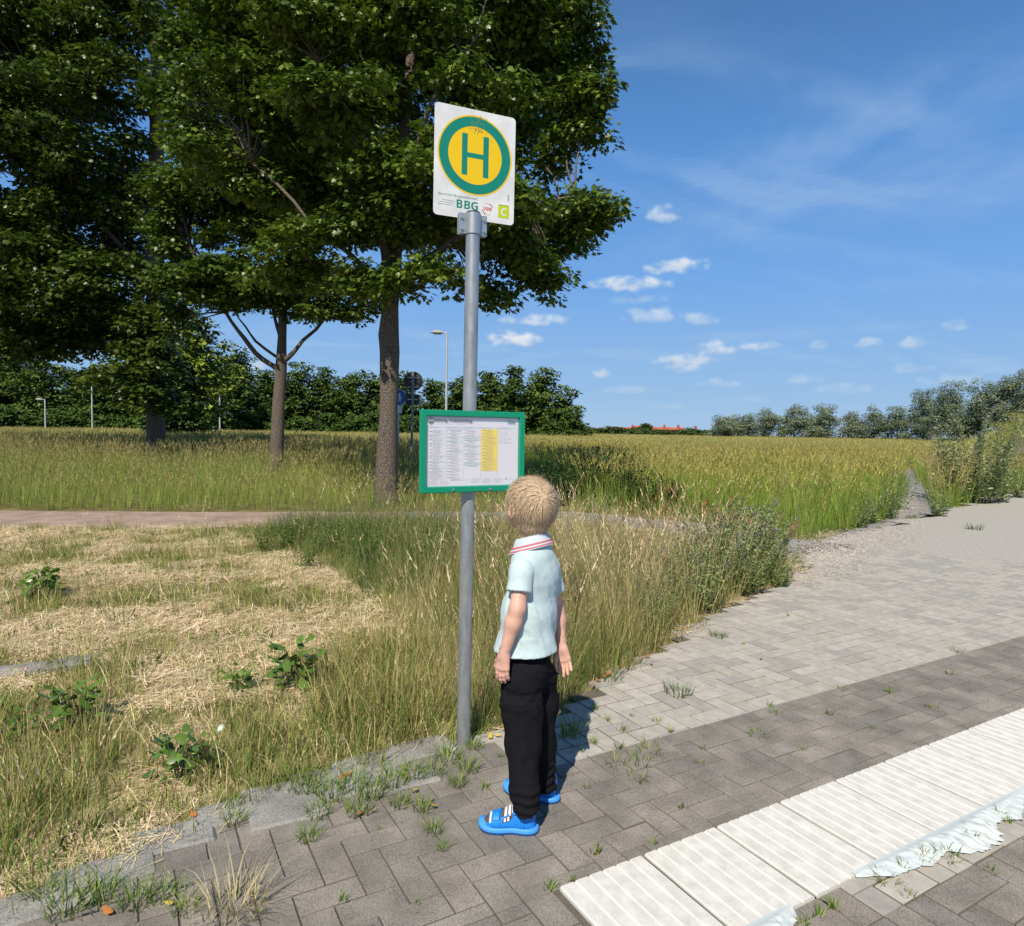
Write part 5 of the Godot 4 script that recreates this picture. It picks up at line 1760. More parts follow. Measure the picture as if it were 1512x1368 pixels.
	for sd in [0.0, 1.0]:
		var pa: float = 0.22 if sd == 0.0 else PI - 0.50
		add.call("side_opening", 0.46, 0.60, pa, pa + 0.28, 0.0048, grey)
		for kk in 2: add.call("sock_band", 0.475 + kk * 0.06, 0.515 + kk * 0.06, pa + 0.03, pa + 0.25, 0.0054, whitew)
	add.call("side_flank", 0.20, 0.34, 0.0, 0.8, 0.0042, blue)
	add.call("side_flank", 0.20, 0.34, PI - 0.8, PI, 0.0042, blue)
	add.call("strap_tab", 0.645, 0.785, 0.5, 1.35, 0.0075, blue)
	add.call("strap_tab", 0.275, 0.405, 0.45, 1.3, 0.0078, blue)
	add.call("strap_print", 0.325, 0.340, 0.75, 1.15, 0.0088, whitew)
	# ankle of the sock, rising into the trouser leg
	var am := MB.new()
	am.tube([heel + B * Vector3(len * 0.20, 0.05, 0), heel + B * Vector3(len * 0.20, 0.08, 0), heel + B * Vector3(len * 0.20, 0.125, 0)], [0.026, 0.029, 0.030], 20)
	part("sock_leg", am.made(), grey, sock)

# ---------------------------------------------------------------- lamps and traffic signs in the meadow
func build_signs() -> void:
	for l in [[660, 491, 44.0, "street lamp rising behind the timetable"], [324, 557, 76.0, "street lamp between the two hedge gaps"], [135, 556, 76.0, "street lamp under the dark tree, taller than its neighbours"], [219, 580, 76.0, "street lamp half hidden by the dark tree's lowest leaves"], [66, 590, 76.0, "street lamp with its head lost in the dark leaves"]]:
		var top := dp(l[0], l[1], l[2])
		var o := thing("street_lamp", l[3], "street lamp", Vector3(top.x, 0, top.z), 0.0, "street lamps across the meadow")
		var h := top.y
		var mb := MB.new()
		mb.tube([Vector3(0, -0.1, 0), Vector3(0, 1.2, 0), Vector3(0, 1.25, 0), Vector3(0, h - 0.08, 0), Vector3(0, h, 0)], [0.10, 0.10, 0.085, 0.065, 0.065], 12)
		part("pole", mb.made(), M.lamp_metal, o)
		mb = MB.new()
		mb.tube([Vector3(0.05, h - 0.02, 0), Vector3(-0.32, h - 0.01, 0)], [0.035, 0.03], 10)
		part("arm", mb.made(), M.lamp_metal, o)
		mb = MB.new()
		var pts := []; var rr := []
		for k in 9:
			pts.append(Vector3(-0.25 - 0.8 * k / 8.0, h, 0))
			rr.append(0.03 + 0.17 * sin(PI * (0.12 + 0.8 * k / 8.0)))
		mb.tube(pts, rr, 12)
		for k in mb.v.size(): mb.v[k].y = h + (mb.v[k].y - h) * 0.72
		var head := part("lamp_head", mb.made(), mat(0.30, 0.31, 0.28, 0.5), o)
		mb = MB.new()
		mb.box(Vector3(-0.62, h - 0.13, 0), Vector3(0.5, 0.012, 0.17), 0.004)
		part("lens", mb.made(), mat(0.36, 0.36, 0.32, 0.2), head)
	# sign seen from behind
	var g := gp(607, 698)
	var d := -g.z
	var o := thing("traffic_sign", "dark backs of a round and a square traffic sign on one post", "traffic sign", g)
	var s := d / PHOTO_F
	var mb := MB.new()
	var up := dp(613, 549, d)
	mb.tube([Vector3(0, -0.1, 0), Vector3(0, up.y, 0)], [0.042, 0.042], 14)
	part("post", mb.made(), mat(0.22, 0.235, 0.25, 0.55, 0.3), o)
	o.rotation.z = -0.012
	mb = MB.new()
	mb.plate(disc(14.2 * s, 40), 0.012, Transform3D(Basis(Vector3.UP, 0.2), Vector3(0.0, dp(612, 563, d).y, -0.055)))
	var p1 := part("round_plate", mb.made(), M.dark_metal, o)
	mb = MB.new()
	mb.plate(rounded(20 * s, 15.5 * s, 0.02), 0.012, Transform3D(Basis(Vector3.UP, 0.2), Vector3(-0.02, dp(612, 590, d).y, -0.055)))
	var p2 := part("square_plate", mb.made(), M.dark_metal, o)
	for y in [558, 572]:
		mb = MB.new()
		mb.box(Vector3(0, dp(612, y, d).y, -0.03), Vector3(16 * s, 0.03, 0.02), 0.002, Basis(Vector3.UP, 0.2))
		part("bracket", mb.made(), M.steel, p1)
	mb = MB.new()
	mb.box(Vector3(0, dp(612, 590, d).y, -0.03), Vector3(15 * s, 0.03, 0.02), 0.002, Basis(Vector3.UP, 0.2))
	part("bracket", mb.made(), M.steel, p2)
	for q in [[-0.16, 560, 0.05, 0.06], [-0.17, 567, 0.07, 0.05]]:
		mb = MB.new()
		mb.box(Vector3(q[0], dp(612, q[1], d).y, -0.047), Vector3(q[2], q[3], 0.002), 0.0, Basis(Vector3.UP, 0.2))
		part("sticker", mb.made(), mat(0.3, 0.31, 0.33, 0.6), p1)
	mb = MB.new()
	mb.box(Vector3(-0.13, dp(612, 593, d).y, -0.047), Vector3(0.07, 0.05, 0.002), 0.0, Basis(Vector3.UP, 0.2))
	part("sticker", mb.made(), mat(0.3, 0.31, 0.33, 0.6), p2)
	# blue sign half behind the maple trunk
	d = 26.0
	s = d / PHOTO_F
	var c := dp(588, 587, d)
	o = thing("traffic_sign", "round blue path sign half hidden by the maple trunk", "traffic sign", Vector3(c.x, 0, c.z))
	mb = MB.new()
	mb.tube([Vector3(0, -0.1, -0.05), Vector3(0, c.y + 0.2, -0.05)], [0.035, 0.035], 12)
	part("post", mb.made(), M.lamp_metal, o)
	mb = MB.new()
	mb.plate(disc(12.5 * s, 40), 0.006, Transform3D(Basis(), Vector3(0, c.y, 0)))
	var bp := part("blue_disc", mb.made(), mat(0.01, 0.10, 0.42, 0.4), o)
	mb = MB.new()
	ring(mb, 11.6 * s, 12.5 * s, 0, TAU, 0.009, Transform3D(Basis(), Vector3(0, c.y, 0)))
	part("white_rim", mb.made(), M.white, bp)
	mb = MB.new()
	var wz := 0.005
	mb.plate(disc(0.035, 16), 0.002, Transform3D(Basis(), Vector3(0.05, c.y + 0.13, wz)))
	mb.box(Vector3(0.05, c.y + 0.02, wz), Vector3(0.06, 0.14, 0.002))
	mb.box(Vector3(0.03, c.y - 0.11, wz), Vector3(0.028, 0.14, 0.002), 0.0, Basis(Vector3.BACK, -0.2))
	mb.box(Vector3(0.075, c.y - 0.11, wz), Vector3(0.028, 0.14, 0.002), 0.0, Basis(Vector3.BACK, 0.2))
	mb.box(Vector3(0.11, c.y - 0.02, wz), Vector3(0.03, 0.10, 0.002), 0.0, Basis(Vector3.BACK, 0.3))
	part("walker_symbol", mb.made(), M.white, bp)
	mb = MB.new()
	mb.plate(rounded(10 * s, 10 * s, 0.01), 0.006, Transform3D(Basis(), Vector3(0.02, c.y - 18 * s, 0)))
	part("supplementary_plate", mb.made(), M.white, o)

# ---------------------------------------------------------------- grasses
func blade(mb: MB, at: Vector3, dir: Vector3, h: float, w: float, bend: float, col: Color, segs := 3) -> Vector3:
	var side := dir.cross(Vector3.UP).normalized()
	if side.length() < 0.5: side = Vector3.RIGHT
	side = side.rotated(Vector3.UP, rf(-0.9, 0.9))
	var p := at
	var first := mb.v.size()
	var el := 1.45 - bend * 0.12
	for k in segs + 1:
		var t := k / float(segs)
		var step := (Vector3.UP * sin(el) + dir * cos(el)).normalized()
		var nr := side.cross(step)
		var ww := w * (1.0 - 0.9 * pow(t, 1.5)) * 0.5
		mb.vert(p - side * ww, nr, col); mb.vert(p + side * ww, nr, col)
		if k < segs:
			p += step * h / segs
			el -= bend * (0.6 + 0.8 * t) / segs
	for k in segs:
		var a := first + k * 2
		mb.i.append_array([a, a + 1, a + 3, a, a + 3, a + 2])
	return p
func seed_head(mb: MB, at: Vector3, dir: Vector3, l: float, w: float, col: Color, n := 10) -> void:
	for k in n:
		var t := k / float(n)
		var p := at + dir * l * t
		var o := Vector3(rf(-1, 1), rf(-0.2, 0.6), rf(-1, 1)).normalized() * w * (1.15 - t)
		var q := rf(0.75, 1.25)
		mb.tri(p, p + dir * l * 0.22 + o * 0.6, p + dir * l * 0.12 + o, Color(col.r * q, col.g * q, col.b * q))
		mb.tri(p, p + dir * l * 0.2 - o * 0.5, p + dir * l * 0.26 + o * 0.2, Color(col.r * q, col.g * q, col.b * q))
func pick(cols: Array) -> Color:
	var c: Color = cols[rng.randi() % cols.size()]
	var q := rf(0.78, 1.22)
	return Color(c.r * q, c.g * q, c.b * q)
func tuft(n: int, spread: float, h0: float, h1: float, w: float, bend: float, cols: Array, stems := 0, s0 := 0.0, s1 := 0.0, scols: Array = [], hl := 0.1, hw := 0.012, hn := 10) -> ArrayMesh:
	var mb := MB.new()
	for k in n:
		var a := rf(0, TAU)
		var r := spread * sqrt(rng.randf())
		var dir := Vector3(cos(a + rf(-0.8, 0.8)), 0, sin(a + rf(-0.8, 0.8)))
		blade(mb, Vector3(cos(a) * r, -0.01, sin(a) * r), dir, rf(h0, h1), w * rf(0.6, 1.3), bend * rf(0.3, 1.5), pick(cols))
	for k in stems:
		var a := rf(0, TAU)
		var r := spread * sqrt(rng.randf())
		var dir := Vector3(cos(a), 0, sin(a))
		var c := pick(scols)
		var l := rf(s0, s1)
		var b := rf(0.1, 0.55)
		var tip := blade(mb, Vector3(dir.x * r, 0, dir.z * r), dir, l, w * 0.55, b, c.lerp(Color(0.30, 0.30, 0.10), 0.4), 3)
		var el := 1.45 - b * 1.2
		seed_head(mb, tip - Vector3(0, hl * 0.25, 0), (Vector3.UP * sin(el) + dir * cos(el)).normalized(), hl * rf(0.7, 1.3), hw, c, hn)
	return mb.made()
func straw(n: int, spread: float, l0: float, l1: float, w: float, cols: Array) -> ArrayMesh:
	var mb := MB.new()
	for k in n:
		var a := rf(0, TAU)
		var r := spread * sqrt(rng.randf())
		var y := rf(0.004, 0.035)
		var d := Vector3(cos(rf(0, TAU)), rf(-0.1, 0.16), sin(rf(0, TAU))).normalized()
		var l := rf(l0, l1)
		var bow := Vector3(rf(-1, 1), rf(-0.2, 0.7), rf(-1, 1)) * l * 0.12
		var side := d.cross(Vector3.UP).normalized() * w * rf(0.6, 1.3) * 0.5
		var c := pick(cols)
		var p0 := Vector3(cos(a) * r, y, sin(a) * r) - d * l * 0.5
		p0.y = maxf(p0.y, 0.003)
		var p2 := p0 + d * l
		p2.y = maxf(p2.y, 0.003)
		var p1 := (p0 + p2) * 0.5 + bow
		p1.y = maxf(p1.y, 0.004)
		mb.quad(p0 - side, p0 + side, p1 + side, p1 - side, c)
		mb.quad(p1 - side, p1 + side, p2 + side * 0.6, p2 - side * 0.6, c)
	for k in mb.n.size():
		if mb.n[k].y < 0: mb.n[k] = -mb.n[k]
	return mb.made()

func build_meadow() -> void:
	var greens := [Color(0.15, 0.225, 0.04), Color(0.19, 0.265, 0.06), Color(0.12, 0.19, 0.035), Color(0.24, 0.29, 0.075)]
	var golds := [Color(0.42, 0.34, 0.14), Color(0.50, 0.40, 0.19), Color(0.36, 0.31, 0.11), Color(0.30, 0.30, 0.09)]
	var mixg := [greens[0], greens[1], greens[2], greens[3], golds[2], golds[3], golds[0]]
	var straws := [Color(0.82, 0.65, 0.40), Color(0.88, 0.74, 0.50), Color(0.76, 0.56, 0.36), Color(0.85, 0.65, 0.47), Color(0.68, 0.55, 0.32)]
	var heads := [Color(0.40, 0.29, 0.18), Color(0.45, 0.34, 0.21), Color(0.33, 0.23, 0.15), Color(0.40, 0.34, 0.17)]
	var kinds := {
		"short": tuft(26, 0.075, 0.03, 0.12, 0.0042, 1.3, greens + [golds[0], golds[3]]),
		"short2": tuft(24, 0.085, 0.04, 0.15, 0.004, 1.2, mixg + [straws[0], straws[4]]),
		"hay": straw(34, 0.13, 0.06, 0.26, 0.0034, straws),
		"hay2": straw(30, 0.15, 0.05, 0.20, 0.0036, straws + [golds[0], golds[2]]),
		"medium": tuft(24, 0.09, 0.12, 0.36, 0.0045, 0.9, greens + [golds[0], golds[2]], 2, 0.25, 0.42, heads, 0.06, 0.006, 7),
		"tall": tuft(22, 0.10, 0.25, 0.62, 0.0048, 0.9, mixg, 5, 0.45, 0.80, heads, 0.09, 0.006, 7),
		"gold": tuft(20, 0.10, 0.25, 0.60, 0.0042, 1.0, golds + [straws[0], straws[1], greens[3]], 5, 0.42, 0.78, heads + straws, 0.10, 0.006, 7),
		"stalk": tuft(3, 0.10, 0.3, 0.6, 0.003, 1.0, straws, 7, 0.55, 0.95, straws + [heads[0], Color(0.62, 0.50, 0.28)], 0.12, 0.009, 9),
		"sorrel": tuft(6, 0.06, 0.2, 0.4, 0.005, 0.9, greens, 4, 0.5, 0.75, [Color(0.30, 0.13, 0.07), Color(0.36, 0.18, 0.10)], 0.16, 0.012, 16),
		"herb": tuft(30, 0.09, 0.03, 0.10, 0.011, 1.7, [Color(0.08, 0.15, 0.03), Color(0.11, 0.19, 0.04), Color(0.13, 0.20, 0.06)]),
		"lush": tuft(26, 0.10, 0.20, 0.55, 0.0065, 1.0, [Color(0.07, 0.135, 0.025), Color(0.09, 0.165, 0.035), Color(0.055, 0.11, 0.02)]),
		"field": tuft(34, 0.24, 0.35, 0.80, 0.008, 0.9, greens + [golds[3], golds[2]], 12, 0.72, 1.02, heads, 0.15, 0.018, 9),
		"field2": tuft(34, 0.24, 0.35, 0.80, 0.008, 0.9, [Color(0.15, 0.24, 0.03), Color(0.19, 0.27, 0.045), Color(0.12, 0.20, 0.03)], 12, 0.72, 1.02, [Color(0.34, 0.24, 0.12), Color(0.40, 0.33, 0.12)], 0.15, 0.016, 9),
		"far": tuft(60, 0.75, 0.4, 0.85, 0.022, 0.8, greens + [golds[2], golds[3]], 40, 0.75, 1.0, heads + [Color(0.30, 0.30, 0.10)], 0.20, 0.035, 5),
		"distant": tuft(80, 1.8, 0.45, 0.9, 0.06, 0.7, greens + [golds[2], golds[3]], 60, 0.75, 1.0, heads + [Color(0.30, 0.30, 0.10)], 0.28, 0.09, 4),
	}
	var where := {}
	var tint := {}
	for k in kinds: where[k] = []; tint[k] = []
	var add := func(kind: String, p: Vector2, sc: float, c: Color) -> void:
		var bs := Basis(Vector3.UP, rf(0, TAU)) * Basis(Vector3.RIGHT, rf(-0.08, 0.08))
		where[kind].append(Transform3D(bs.scaled(Vector3.ONE * sc), Vector3(p.x, maxf(level(p.x, p.y), -0.03), p.y)))
		tint[kind].append(c)
	# what grows in front of the path
	var d := 1.4
	while d < 13.5:
		var st := (0.062 if d > 3.4 else 0.050) + 0.0065 * d
		var x := -0.86 * d - 1.2
		while x < 0.86 * d + 1.0:
			var p := Vector2(x + rf(-0.5, 0.5) * st, -d + rf(-0.5, 0.5) * st)
			x += st
			var z := zone_at(p)
			if z == "pave" or z == "path" or z == "dirt" or z == "field": continue
			var n1 := noise.get_noise_2d(p.x * 0.75 + 5.0, p.y * 0.75)
			var n2 := noise.get_noise_2d(p.x * 1.9, p.y * 1.9 + 31.0)
			var q := rf(0.85, 1.15)
			var w := Color(q, q, q)
			match z:
				"lawn":
					var dry := 0.46 + n1 * 0.9 + n2 * 0.75
					if p.y > -3.0: dry -= 0.28
					if p.y > -2.3: dry -= 0.12
					if dry > 0.42 and rng.randf() < 0.9: add.call("hay" if rng.randf() < 0.6 else "hay2", p, rf(0.75, 1.25) * (0.6 if p.y > -3.2 else 0.85 if p.y > -4.5 else 1.0), w)
					if rng.randf() < clampf(0.95 - dry * 0.95, 0.06, 0.95): add.call("short" if rng.randf() < 0.45 else "short2", p, rf(0.7, 1.4), w)
					elif rng.randf() < 0.38: add.call("short2", p, rf(0.5, 1.0), w)
					if rng.randf() < 0.035 + 0.10 * clampf(n2 * 2.0 - 0.2, 0.0, 1.0): add.call("herb", p, rf(0.6, 1.3), w)
					if rng.randf() < 0.012: add.call("stalk", p, rf(0.35, 0.6), w)
					if dry < 0.18 and rng.randf() < 0.16: add.call("medium", p, rf(0.5, 0.95), w)
				"medium":
					if rng.randf() < 0.6: add.call("medium", p, rf(0.7, 1.2), w)
					else: add.call("short2", p, rf(0.9, 1.5), w)
				_:
					if p.x > 1.25 and p.y < -4.6 and rng.randf() < 0.45: continue
					var rim := 1.0 if inside(p + Vector2(-0.55, 0.35), zone.tall) else (0.8 if inside(p + Vector2(-0.28, 0.18), zone.tall) else 0.58)
					var green := inside(p, zone.greenpatch) and n2 > -0.25
					if green:
						add.call("lush" if rng.randf() < 0.6 else "tall", p, rf(0.6, 1.05) * rim, w)
					elif rng.randf() < 0.85:
						var gold := n1 * 1.2 + n2 * 0.8 + rf(-0.4, 0.4) - 0.22 + clampf(p.x, -1.0, 1.4) * 0.22
						add.call("gold" if gold > 0.0 else "tall", p, rf(0.55, 1.1) * (0.72 if p.y < -6.5 else 1.0) * (1.0 + n2 * 0.5) * rim, w)
					if rng.randf() < 0.4: add.call("short2", p, rf(0.8, 1.4), w)
					if rng.randf() < 0.012 + 0.03 * clampf(n1 * 2.0, 0.0, 1.0): add.call("stalk", p, rf(0.6, 1.05), w)
					if p.x > 0.9 and rng.randf() < 0.05: add.call("sorrel", p, rf(0.7, 1.1), w)
		d += st
	# the meadow behind it
	d = 8.5
	while d < 190.0:
		var st := 0.26 + 0.007 * d if d < 34.0 else (0.95 if d < 70.0 else 2.3)
		var x := -0.86 * d - 3.0
		while x < 0.9 * d + 3.0:
			var p := Vector2(x + rf(-0.5, 0.5) * st, -d + rf(-0.5, 0.5) * st)
			x += st
			var z := zone_at(p) if d < 34.0 else "field"
			if z == "verge":
				if rng.randf() < 0.8: add.call("tall" if rng.randf() < 0.6 else "field", p, rf(0.7, 1.1), Color(0.95, 1.0, 0.9))
				continue
			if z != "field": continue
			var slope := bank(p.x, p.y)
			if d > 29.0 and d < 45.0 and p.x > 20.0 and absf((p.y + 30.0) + (p.x - 21.5) * 0.26) < 2.0: continue
			var n1 := noise.get_noise_2d(p.x * 0.16 + 9.0, p.y * 0.16)
			var n2 := noise.get_noise_2d(p.x * 0.5, p.y * 0.5 + 77.0)
			var gold := clampf(0.45 + n1 * 0.7 + n2 * 0.35 + (d - 12.0) * 0.006, 0.0, 1.0)
			var c := Color(0.72, 0.94, 0.60).lerp(Color(0.92, 1.04, 0.65), gold) * rf(0.88, 1.12)
			if d < 34.0:
				var right := p.x > 1.5 - (d - 10.0) * 0.1
				add.call("field2" if right and rng.randf() < 0.8 else "field", p, rf(0.75, 1.15) * (0.8 if d < 11.5 and right else 1.0) * (1.0 if right else lerpf(0.55, 1.0, clampf((d - 13.0) / 12.0, 0.0, 1.0))), c)
			elif d < 70.0: add.call("far", p, rf(0.8, 1.1), c)
			else: add.call("distant", p, rf(0.8, 1.1), c)
		d += st
	var info := {"short": ["short_grass", "short green grass growing through the dry lawn"], "short2": ["short_grass", "short mixed green and yellow grass in the lawn"], "hay": ["cut_straw", "pale dry cut straw strewn over the lawn"], "hay2": ["cut_straw", "yellowish dry cut straw lying in the lawn"],
		"medium": ["knee_grass", "half tall green grass in front of the post"], "tall": ["tall_grass", "tall green grass with seed heads around the child"], "gold": ["tall_grass", "tall golden dry grass behind the child"], "stalk": ["dry_stalks", "pale dry grass stalks standing above the green"], "sorrel": ["sorrel", "reddish brown sorrel spikes in the tall grass"], "herb": ["low_herbs", "low broad leaved herbs in the lawn"], "lush": ["leafy_grass", "dark green leafy growth beside the post"],
		"field": ["meadow_grass", "tall meadow grass with tan seed heads under the maples"], "field2": ["meadow_grass", "vivid green meadow grass with brown tips beside the paving"], "far": ["meadow_grass", "yellow-green meadow grass in the middle distance"], "distant": ["meadow_grass", "yellowish meadow grass out to the hedge"]}
	var total := 0
	for k in kinds:
		if where[k].is_empty(): continue
		total += where[k].size()
		tag(scatter(info[k][0], kinds[k], M.far_grass if k in ["hay", "hay2", "field", "field2", "far", "distant", "short2"] else M.grass, where[k], tint[k]), info[k][1], "grass", "", "stuff")
	print("grass copies ", total)

# ---------------------------------------------------------------- single plants, tufts, leaves, grains
func weed(h: float, stems: int, spread: float, leaves: int, size: float, cols: Array, stemcol: Color, flare := 0.35, tips: Array = []) -> Array:
	var sm := MB.new(); var lm := MB.new()
	for s in stems:
		var a := rf(0, TAU)
		var r := spread * sqrt(rng.randf())
		var p0 := Vector3(cos(a) * r * 0.5, -0.02, sin(a) * r * 0.5)
		var hh := h * rf(0.6, 1.0)
		var p1 := p0 + Vector3(cos(a) * (r + flare * hh * rf(0.3, 1.0)), hh, sin(a) * (r + flare * hh * rf(0.3, 1.0)))
		var pts := bent(p0, p1, 0.04, 5)
		sm.tube(pts, taper(0.0042 * (0.6 + h), 0.0015, 5), 4, false, stemcol)
		for k in leaves:
			var t := 0.08 + 0.92 * k / float(leaves)
			var q: Vector3 = pts[int(t * 4.99)].lerp(pts[int(t * 4.99) + 1], fposmod(t * 4.99, 1.0))
			var an := k * 2.4 + rf(-0.5, 0.5)
			var d := Vector3(cos(an), rf(0.05, 0.8), sin(an))
			var sz := size * rf(0.6, 1.25) * (1.15 - t * 0.6)
			q += d * rf(0.0, 0.5) * sz
			add_leaf(lm, OVAL, q, d, (Vector3.UP + Vector3(rf(-0.7, 0.7), 0, rf(-0.7, 0.7))).normalized(), sz, pick(cols), 0.25)
		if tips.size():
			for k in 5: add_leaf(lm, OVAL, p1 + Vector3(rf(-1, 1), rf(-2, 1), rf(-1, 1)) * 0.02, Vector3(rf(-1, 1), 1, rf(-1, 1)), Vector3(rf(-1, 1), 0.3, rf(-1, 1)).normalized(), size * 0.45, pick(tips), 0.2)
	return [sm.made(), lm.made()]
func plant(called: String, shape: Array, px: float, py: float, sc: float, label: String, category: String, group: String) -> Node3D:
	var g := gp(px, py)
	var o := thing(called, label, category, Vector3(g.x, maxf(level(g.x, g.z), -0.03), g.z), rf(0, TAU), group)
	o.scale = Vector3.ONE * sc
	part("stems", shape[0], M.grass, o)
	tag(part("foliage", shape[1], M.grass, o), "", "", "", "stuff")
	return o
func build_plants() -> void:
	# grey-green weeds at the corner of the paving
	var greyg := [Color(0.22, 0.30, 0.115), Color(0.27, 0.345, 0.155), Color(0.175, 0.25, 0.09), Color(0.25, 0.31, 0.11)]
	var pale := Color(0.24, 0.24, 0.11)
	var mug := []
	for k in 4: mug.append(weed(0.68, 13, 0.13, 44, 0.055, greyg, pale, 0.34, [Color(0.17, 0.13, 0.20), Color(0.20, 0.19, 0.13)]))
	for q in [[1010, 893, 0.75], [1042, 884, 0.9], [1072, 872, 0.95], [1098, 862, 1.0], [1128, 851, 1.0], [1060, 850, 1.0], [1092, 836, 1.1], [1122, 832, 1.05], [1146, 855, 0.8], [1020, 862, 0.9], [985, 905, 0.7], [960, 935, 0.6], [1045, 835, 1.0], [1155, 866, 0.45], [1030, 900, 0.8], [1085, 855, 1.0], [1110, 845, 1.1], [1000, 880, 0.85], [1140, 840, 1.0], [1065, 825, 1.1], [975, 925, 0.6], [1100, 875, 0.7]]:
		plant("tall_weed", mug[rng.randi() % 4], q[0], q[1], q[2], "bushy grey-green weed at the corner of the paving", "weed", "weeds at the paving corner")
	for q in [[1290, 772, 0.85], [1312, 765, 1.0], [1325, 752, 1.1], [1270, 778, 0.7], [1306, 728, 1.2], [1325, 715, 1.2]]:
		plant("tall_weed", mug[rng.randi() % 4], q[0], q[1], q[2], "grey-green weed along the dirt path's meadow edge", "weed", "weeds along the dirt path")
	for q in [[1385, 762, 0.9], [1478, 742, 1.1], [1505, 735, 1.3], [1500, 722, 1.5]]:
		plant("tall_weed", mug[rng.randi() % 4], q[0], q[1], q[2], "grey-green weed at the foot of the big bush", "weed", "weeds under the big bush")
	# dark nettles beyond the path
	var darkg := [Color(0.04, 0.085, 0.02), Color(0.055, 0.11, 0.028), Color(0.03, 0.065, 0.016)]
	var net := []
	for k in 3: net.append(weed(1.05, 16, 0.30, 40, 0.11, darkg, Color(0.07, 0.11, 0.03), 0.16))
	for q in [[800, 742, 0.9], [826, 746, 0.85], [852, 744, 1.0], [878, 742, 1.12], [905, 745, 0.95], [932, 748, 0.9], [958, 752, 0.8], [868, 728, 1.2], [915, 730, 1.0], [985, 756, 0.75]]:
		plant("nettle", net[rng.randi() % 3], q[0], q[1], q[2], "dark green nettle clump at the meadow's edge behind the child", "nettle", "nettles beyond the path")
	var soft := []
	for k in 3: soft.append(weed(1.0, 12, 0.34, 26, 0.10, [Color(0.09, 0.16, 0.035), Color(0.12, 0.20, 0.05), Color(0.075, 0.135, 0.03)], Color(0.16, 0.19, 0.06), 0.22))
	for q in [[395, 812, 0.42], [430, 806, 0.5], [468, 815, 0.5], [505, 822, 0.52], [540, 828, 0.5], [450, 838, 0.38], [575, 812, 0.5], [655, 820, 0.55], [690, 812, 0.6], [640, 845, 0.5], [720, 835, 0.55]]:
		plant("nettle", soft[rng.randi() % 3], q[0], q[1], q[2] * 0.9, "low dark green nettle growing in the tall grass near the post", "nettle", "nettles near the post")
	# the big bush beside the paving
	var bg := gp(1438, 742)
	var bush := weed(2.3, 40, 0.6, 90, 0.095, [Color(0.26, 0.32, 0.16), Color(0.31, 0.37, 0.20), Color(0.21, 0.27, 0.12)], pale, 0.17, [Color(0.16, 0.13, 0.20)])
	var bo := thing("bush", "tall loose grey-green bush at the paving's edge before the embankment", "bush", Vector3(bg.x, -0.02, bg.z))
	part("stems", bush[0], M.grass, bo)
	tag(part("foliage", bush[1], M.grass, bo), "", "", "", "stuff")
	var dry := weed(1.7, 14, 0.35, 10, 0.08, [Color(0.42, 0.33, 0.16), Color(0.36, 0.28, 0.14)], Color(0.45, 0.36, 0.2), 0.12)
	part("dry_stalks", dry[0], M.straw, bo, Transform3D(Basis(), Vector3(-0.75, 0, 0.25)))
	tag(part("dry_leaves", dry[1], M.straw, bo, Transform3D(Basis(), Vector3(-0.75, 0, 0.25))), "", "", "", "stuff")
	# glossy seedlings in the lawn: each leaf a piece
	var leafs := []
	for k in 3:
		var mb := MB.new()
		var c: Color = [Color(0.10, 0.19, 0.03), Color(0.14, 0.24, 0.045), Color(0.075, 0.15, 0.025)][k]
		add_leaf(mb, [[0.0, 0.0], [0.18, 0.1], [0.26, 0.26], [0.22, 0.36], [0.34, 0.52], [0.28, 0.64], [0.30, 0.78], [0.16, 0.92], [0.0, 1.0]], Vector3.ZERO, Vector3(0, 0.12, -1), Vector3.UP, 0.066, c, 0.32)
		leafs.append(mb.made())
	for q in [[62, 880, 1.3, 56, "glossy seedling beside the half buried slab"], [438, 1008, 1.25, 60, "largest glossy seedling in the dry lawn towards the post"], [110, 1065, 1.05, 54, "glossy seedling between straw and taller grass"], [352, 1020, 0.7, 34, "small pale seedling beside the largest one"], [36, 1080, 0.65, 34, "small bright seedling near the paving's end"], [262, 1137, 0.95, 34, "broad leaved seedling at the worn edging slabs"], [300, 1128, 0.7, 14, "flat rosette of dark leaves before the edging slabs"]]:
		var g := gp(q[0], q[1])
		var o := thing("seedling", q[4], "seedling", Vector3(g.x, level(g.x, g.z), g.z), rf(0, TAU), "seedlings in the lawn")
		o.scale = Vector3.ONE * q[2]
		for k in int(q[3]):
			var t := (k + 0.5) / float(q[3])
			var an := k * 2.4
			var p := Vector3(cos(an), 0, sin(an)) * rf(0.02, 0.085) + Vector3(0, 0.04 + 0.17 * t * rf(0.7, 1.0), 0)
			var bs := Basis(Vector3.UP, -an - PI / 2 + rf(-0.4, 0.4)) * Basis(Vector3.RIGHT, rf(-0.9, 0.7)) * Basis(Vector3.BACK, rf(-0.6, 0.6))
			part("leaf", leafs[rng.randi() % 3], M.glossy_leaf, o, Transform3D(bs.scaled(Vector3.ONE * rf(0.65, 1.15)), p))
		var st := MB.new()
		for k in 5:
			var an := k * 1.3
			st.tube(bent(Vector3(0, -0.02, 0), Vector3(cos(an) * 0.05, 0.16, sin(an) * 0.05), 0.02, 3), taper(0.004, 0.002, 3), 5, false, Color(0.18, 0.15, 0.06))
		part("stem", st.made(), M.grass, o)
	# tufts in the joints of the paving
	var gr := [Color(0.15, 0.25, 0.04), Color(0.19, 0.29, 0.06), Color(0.12, 0.21, 0.035), Color(0.30, 0.32, 0.10)]
	var tf := []
	for k in 4: tf.append(tuft(16, 0.022, 0.03, 0.075, 0.0065, 1.3, gr))
	var flat := []
	for k in 3: flat.append(tuft(30, 0.05, 0.03, 0.085, 0.0045, 2.0, gr + [Color(0.42, 0.34, 0.16)]))
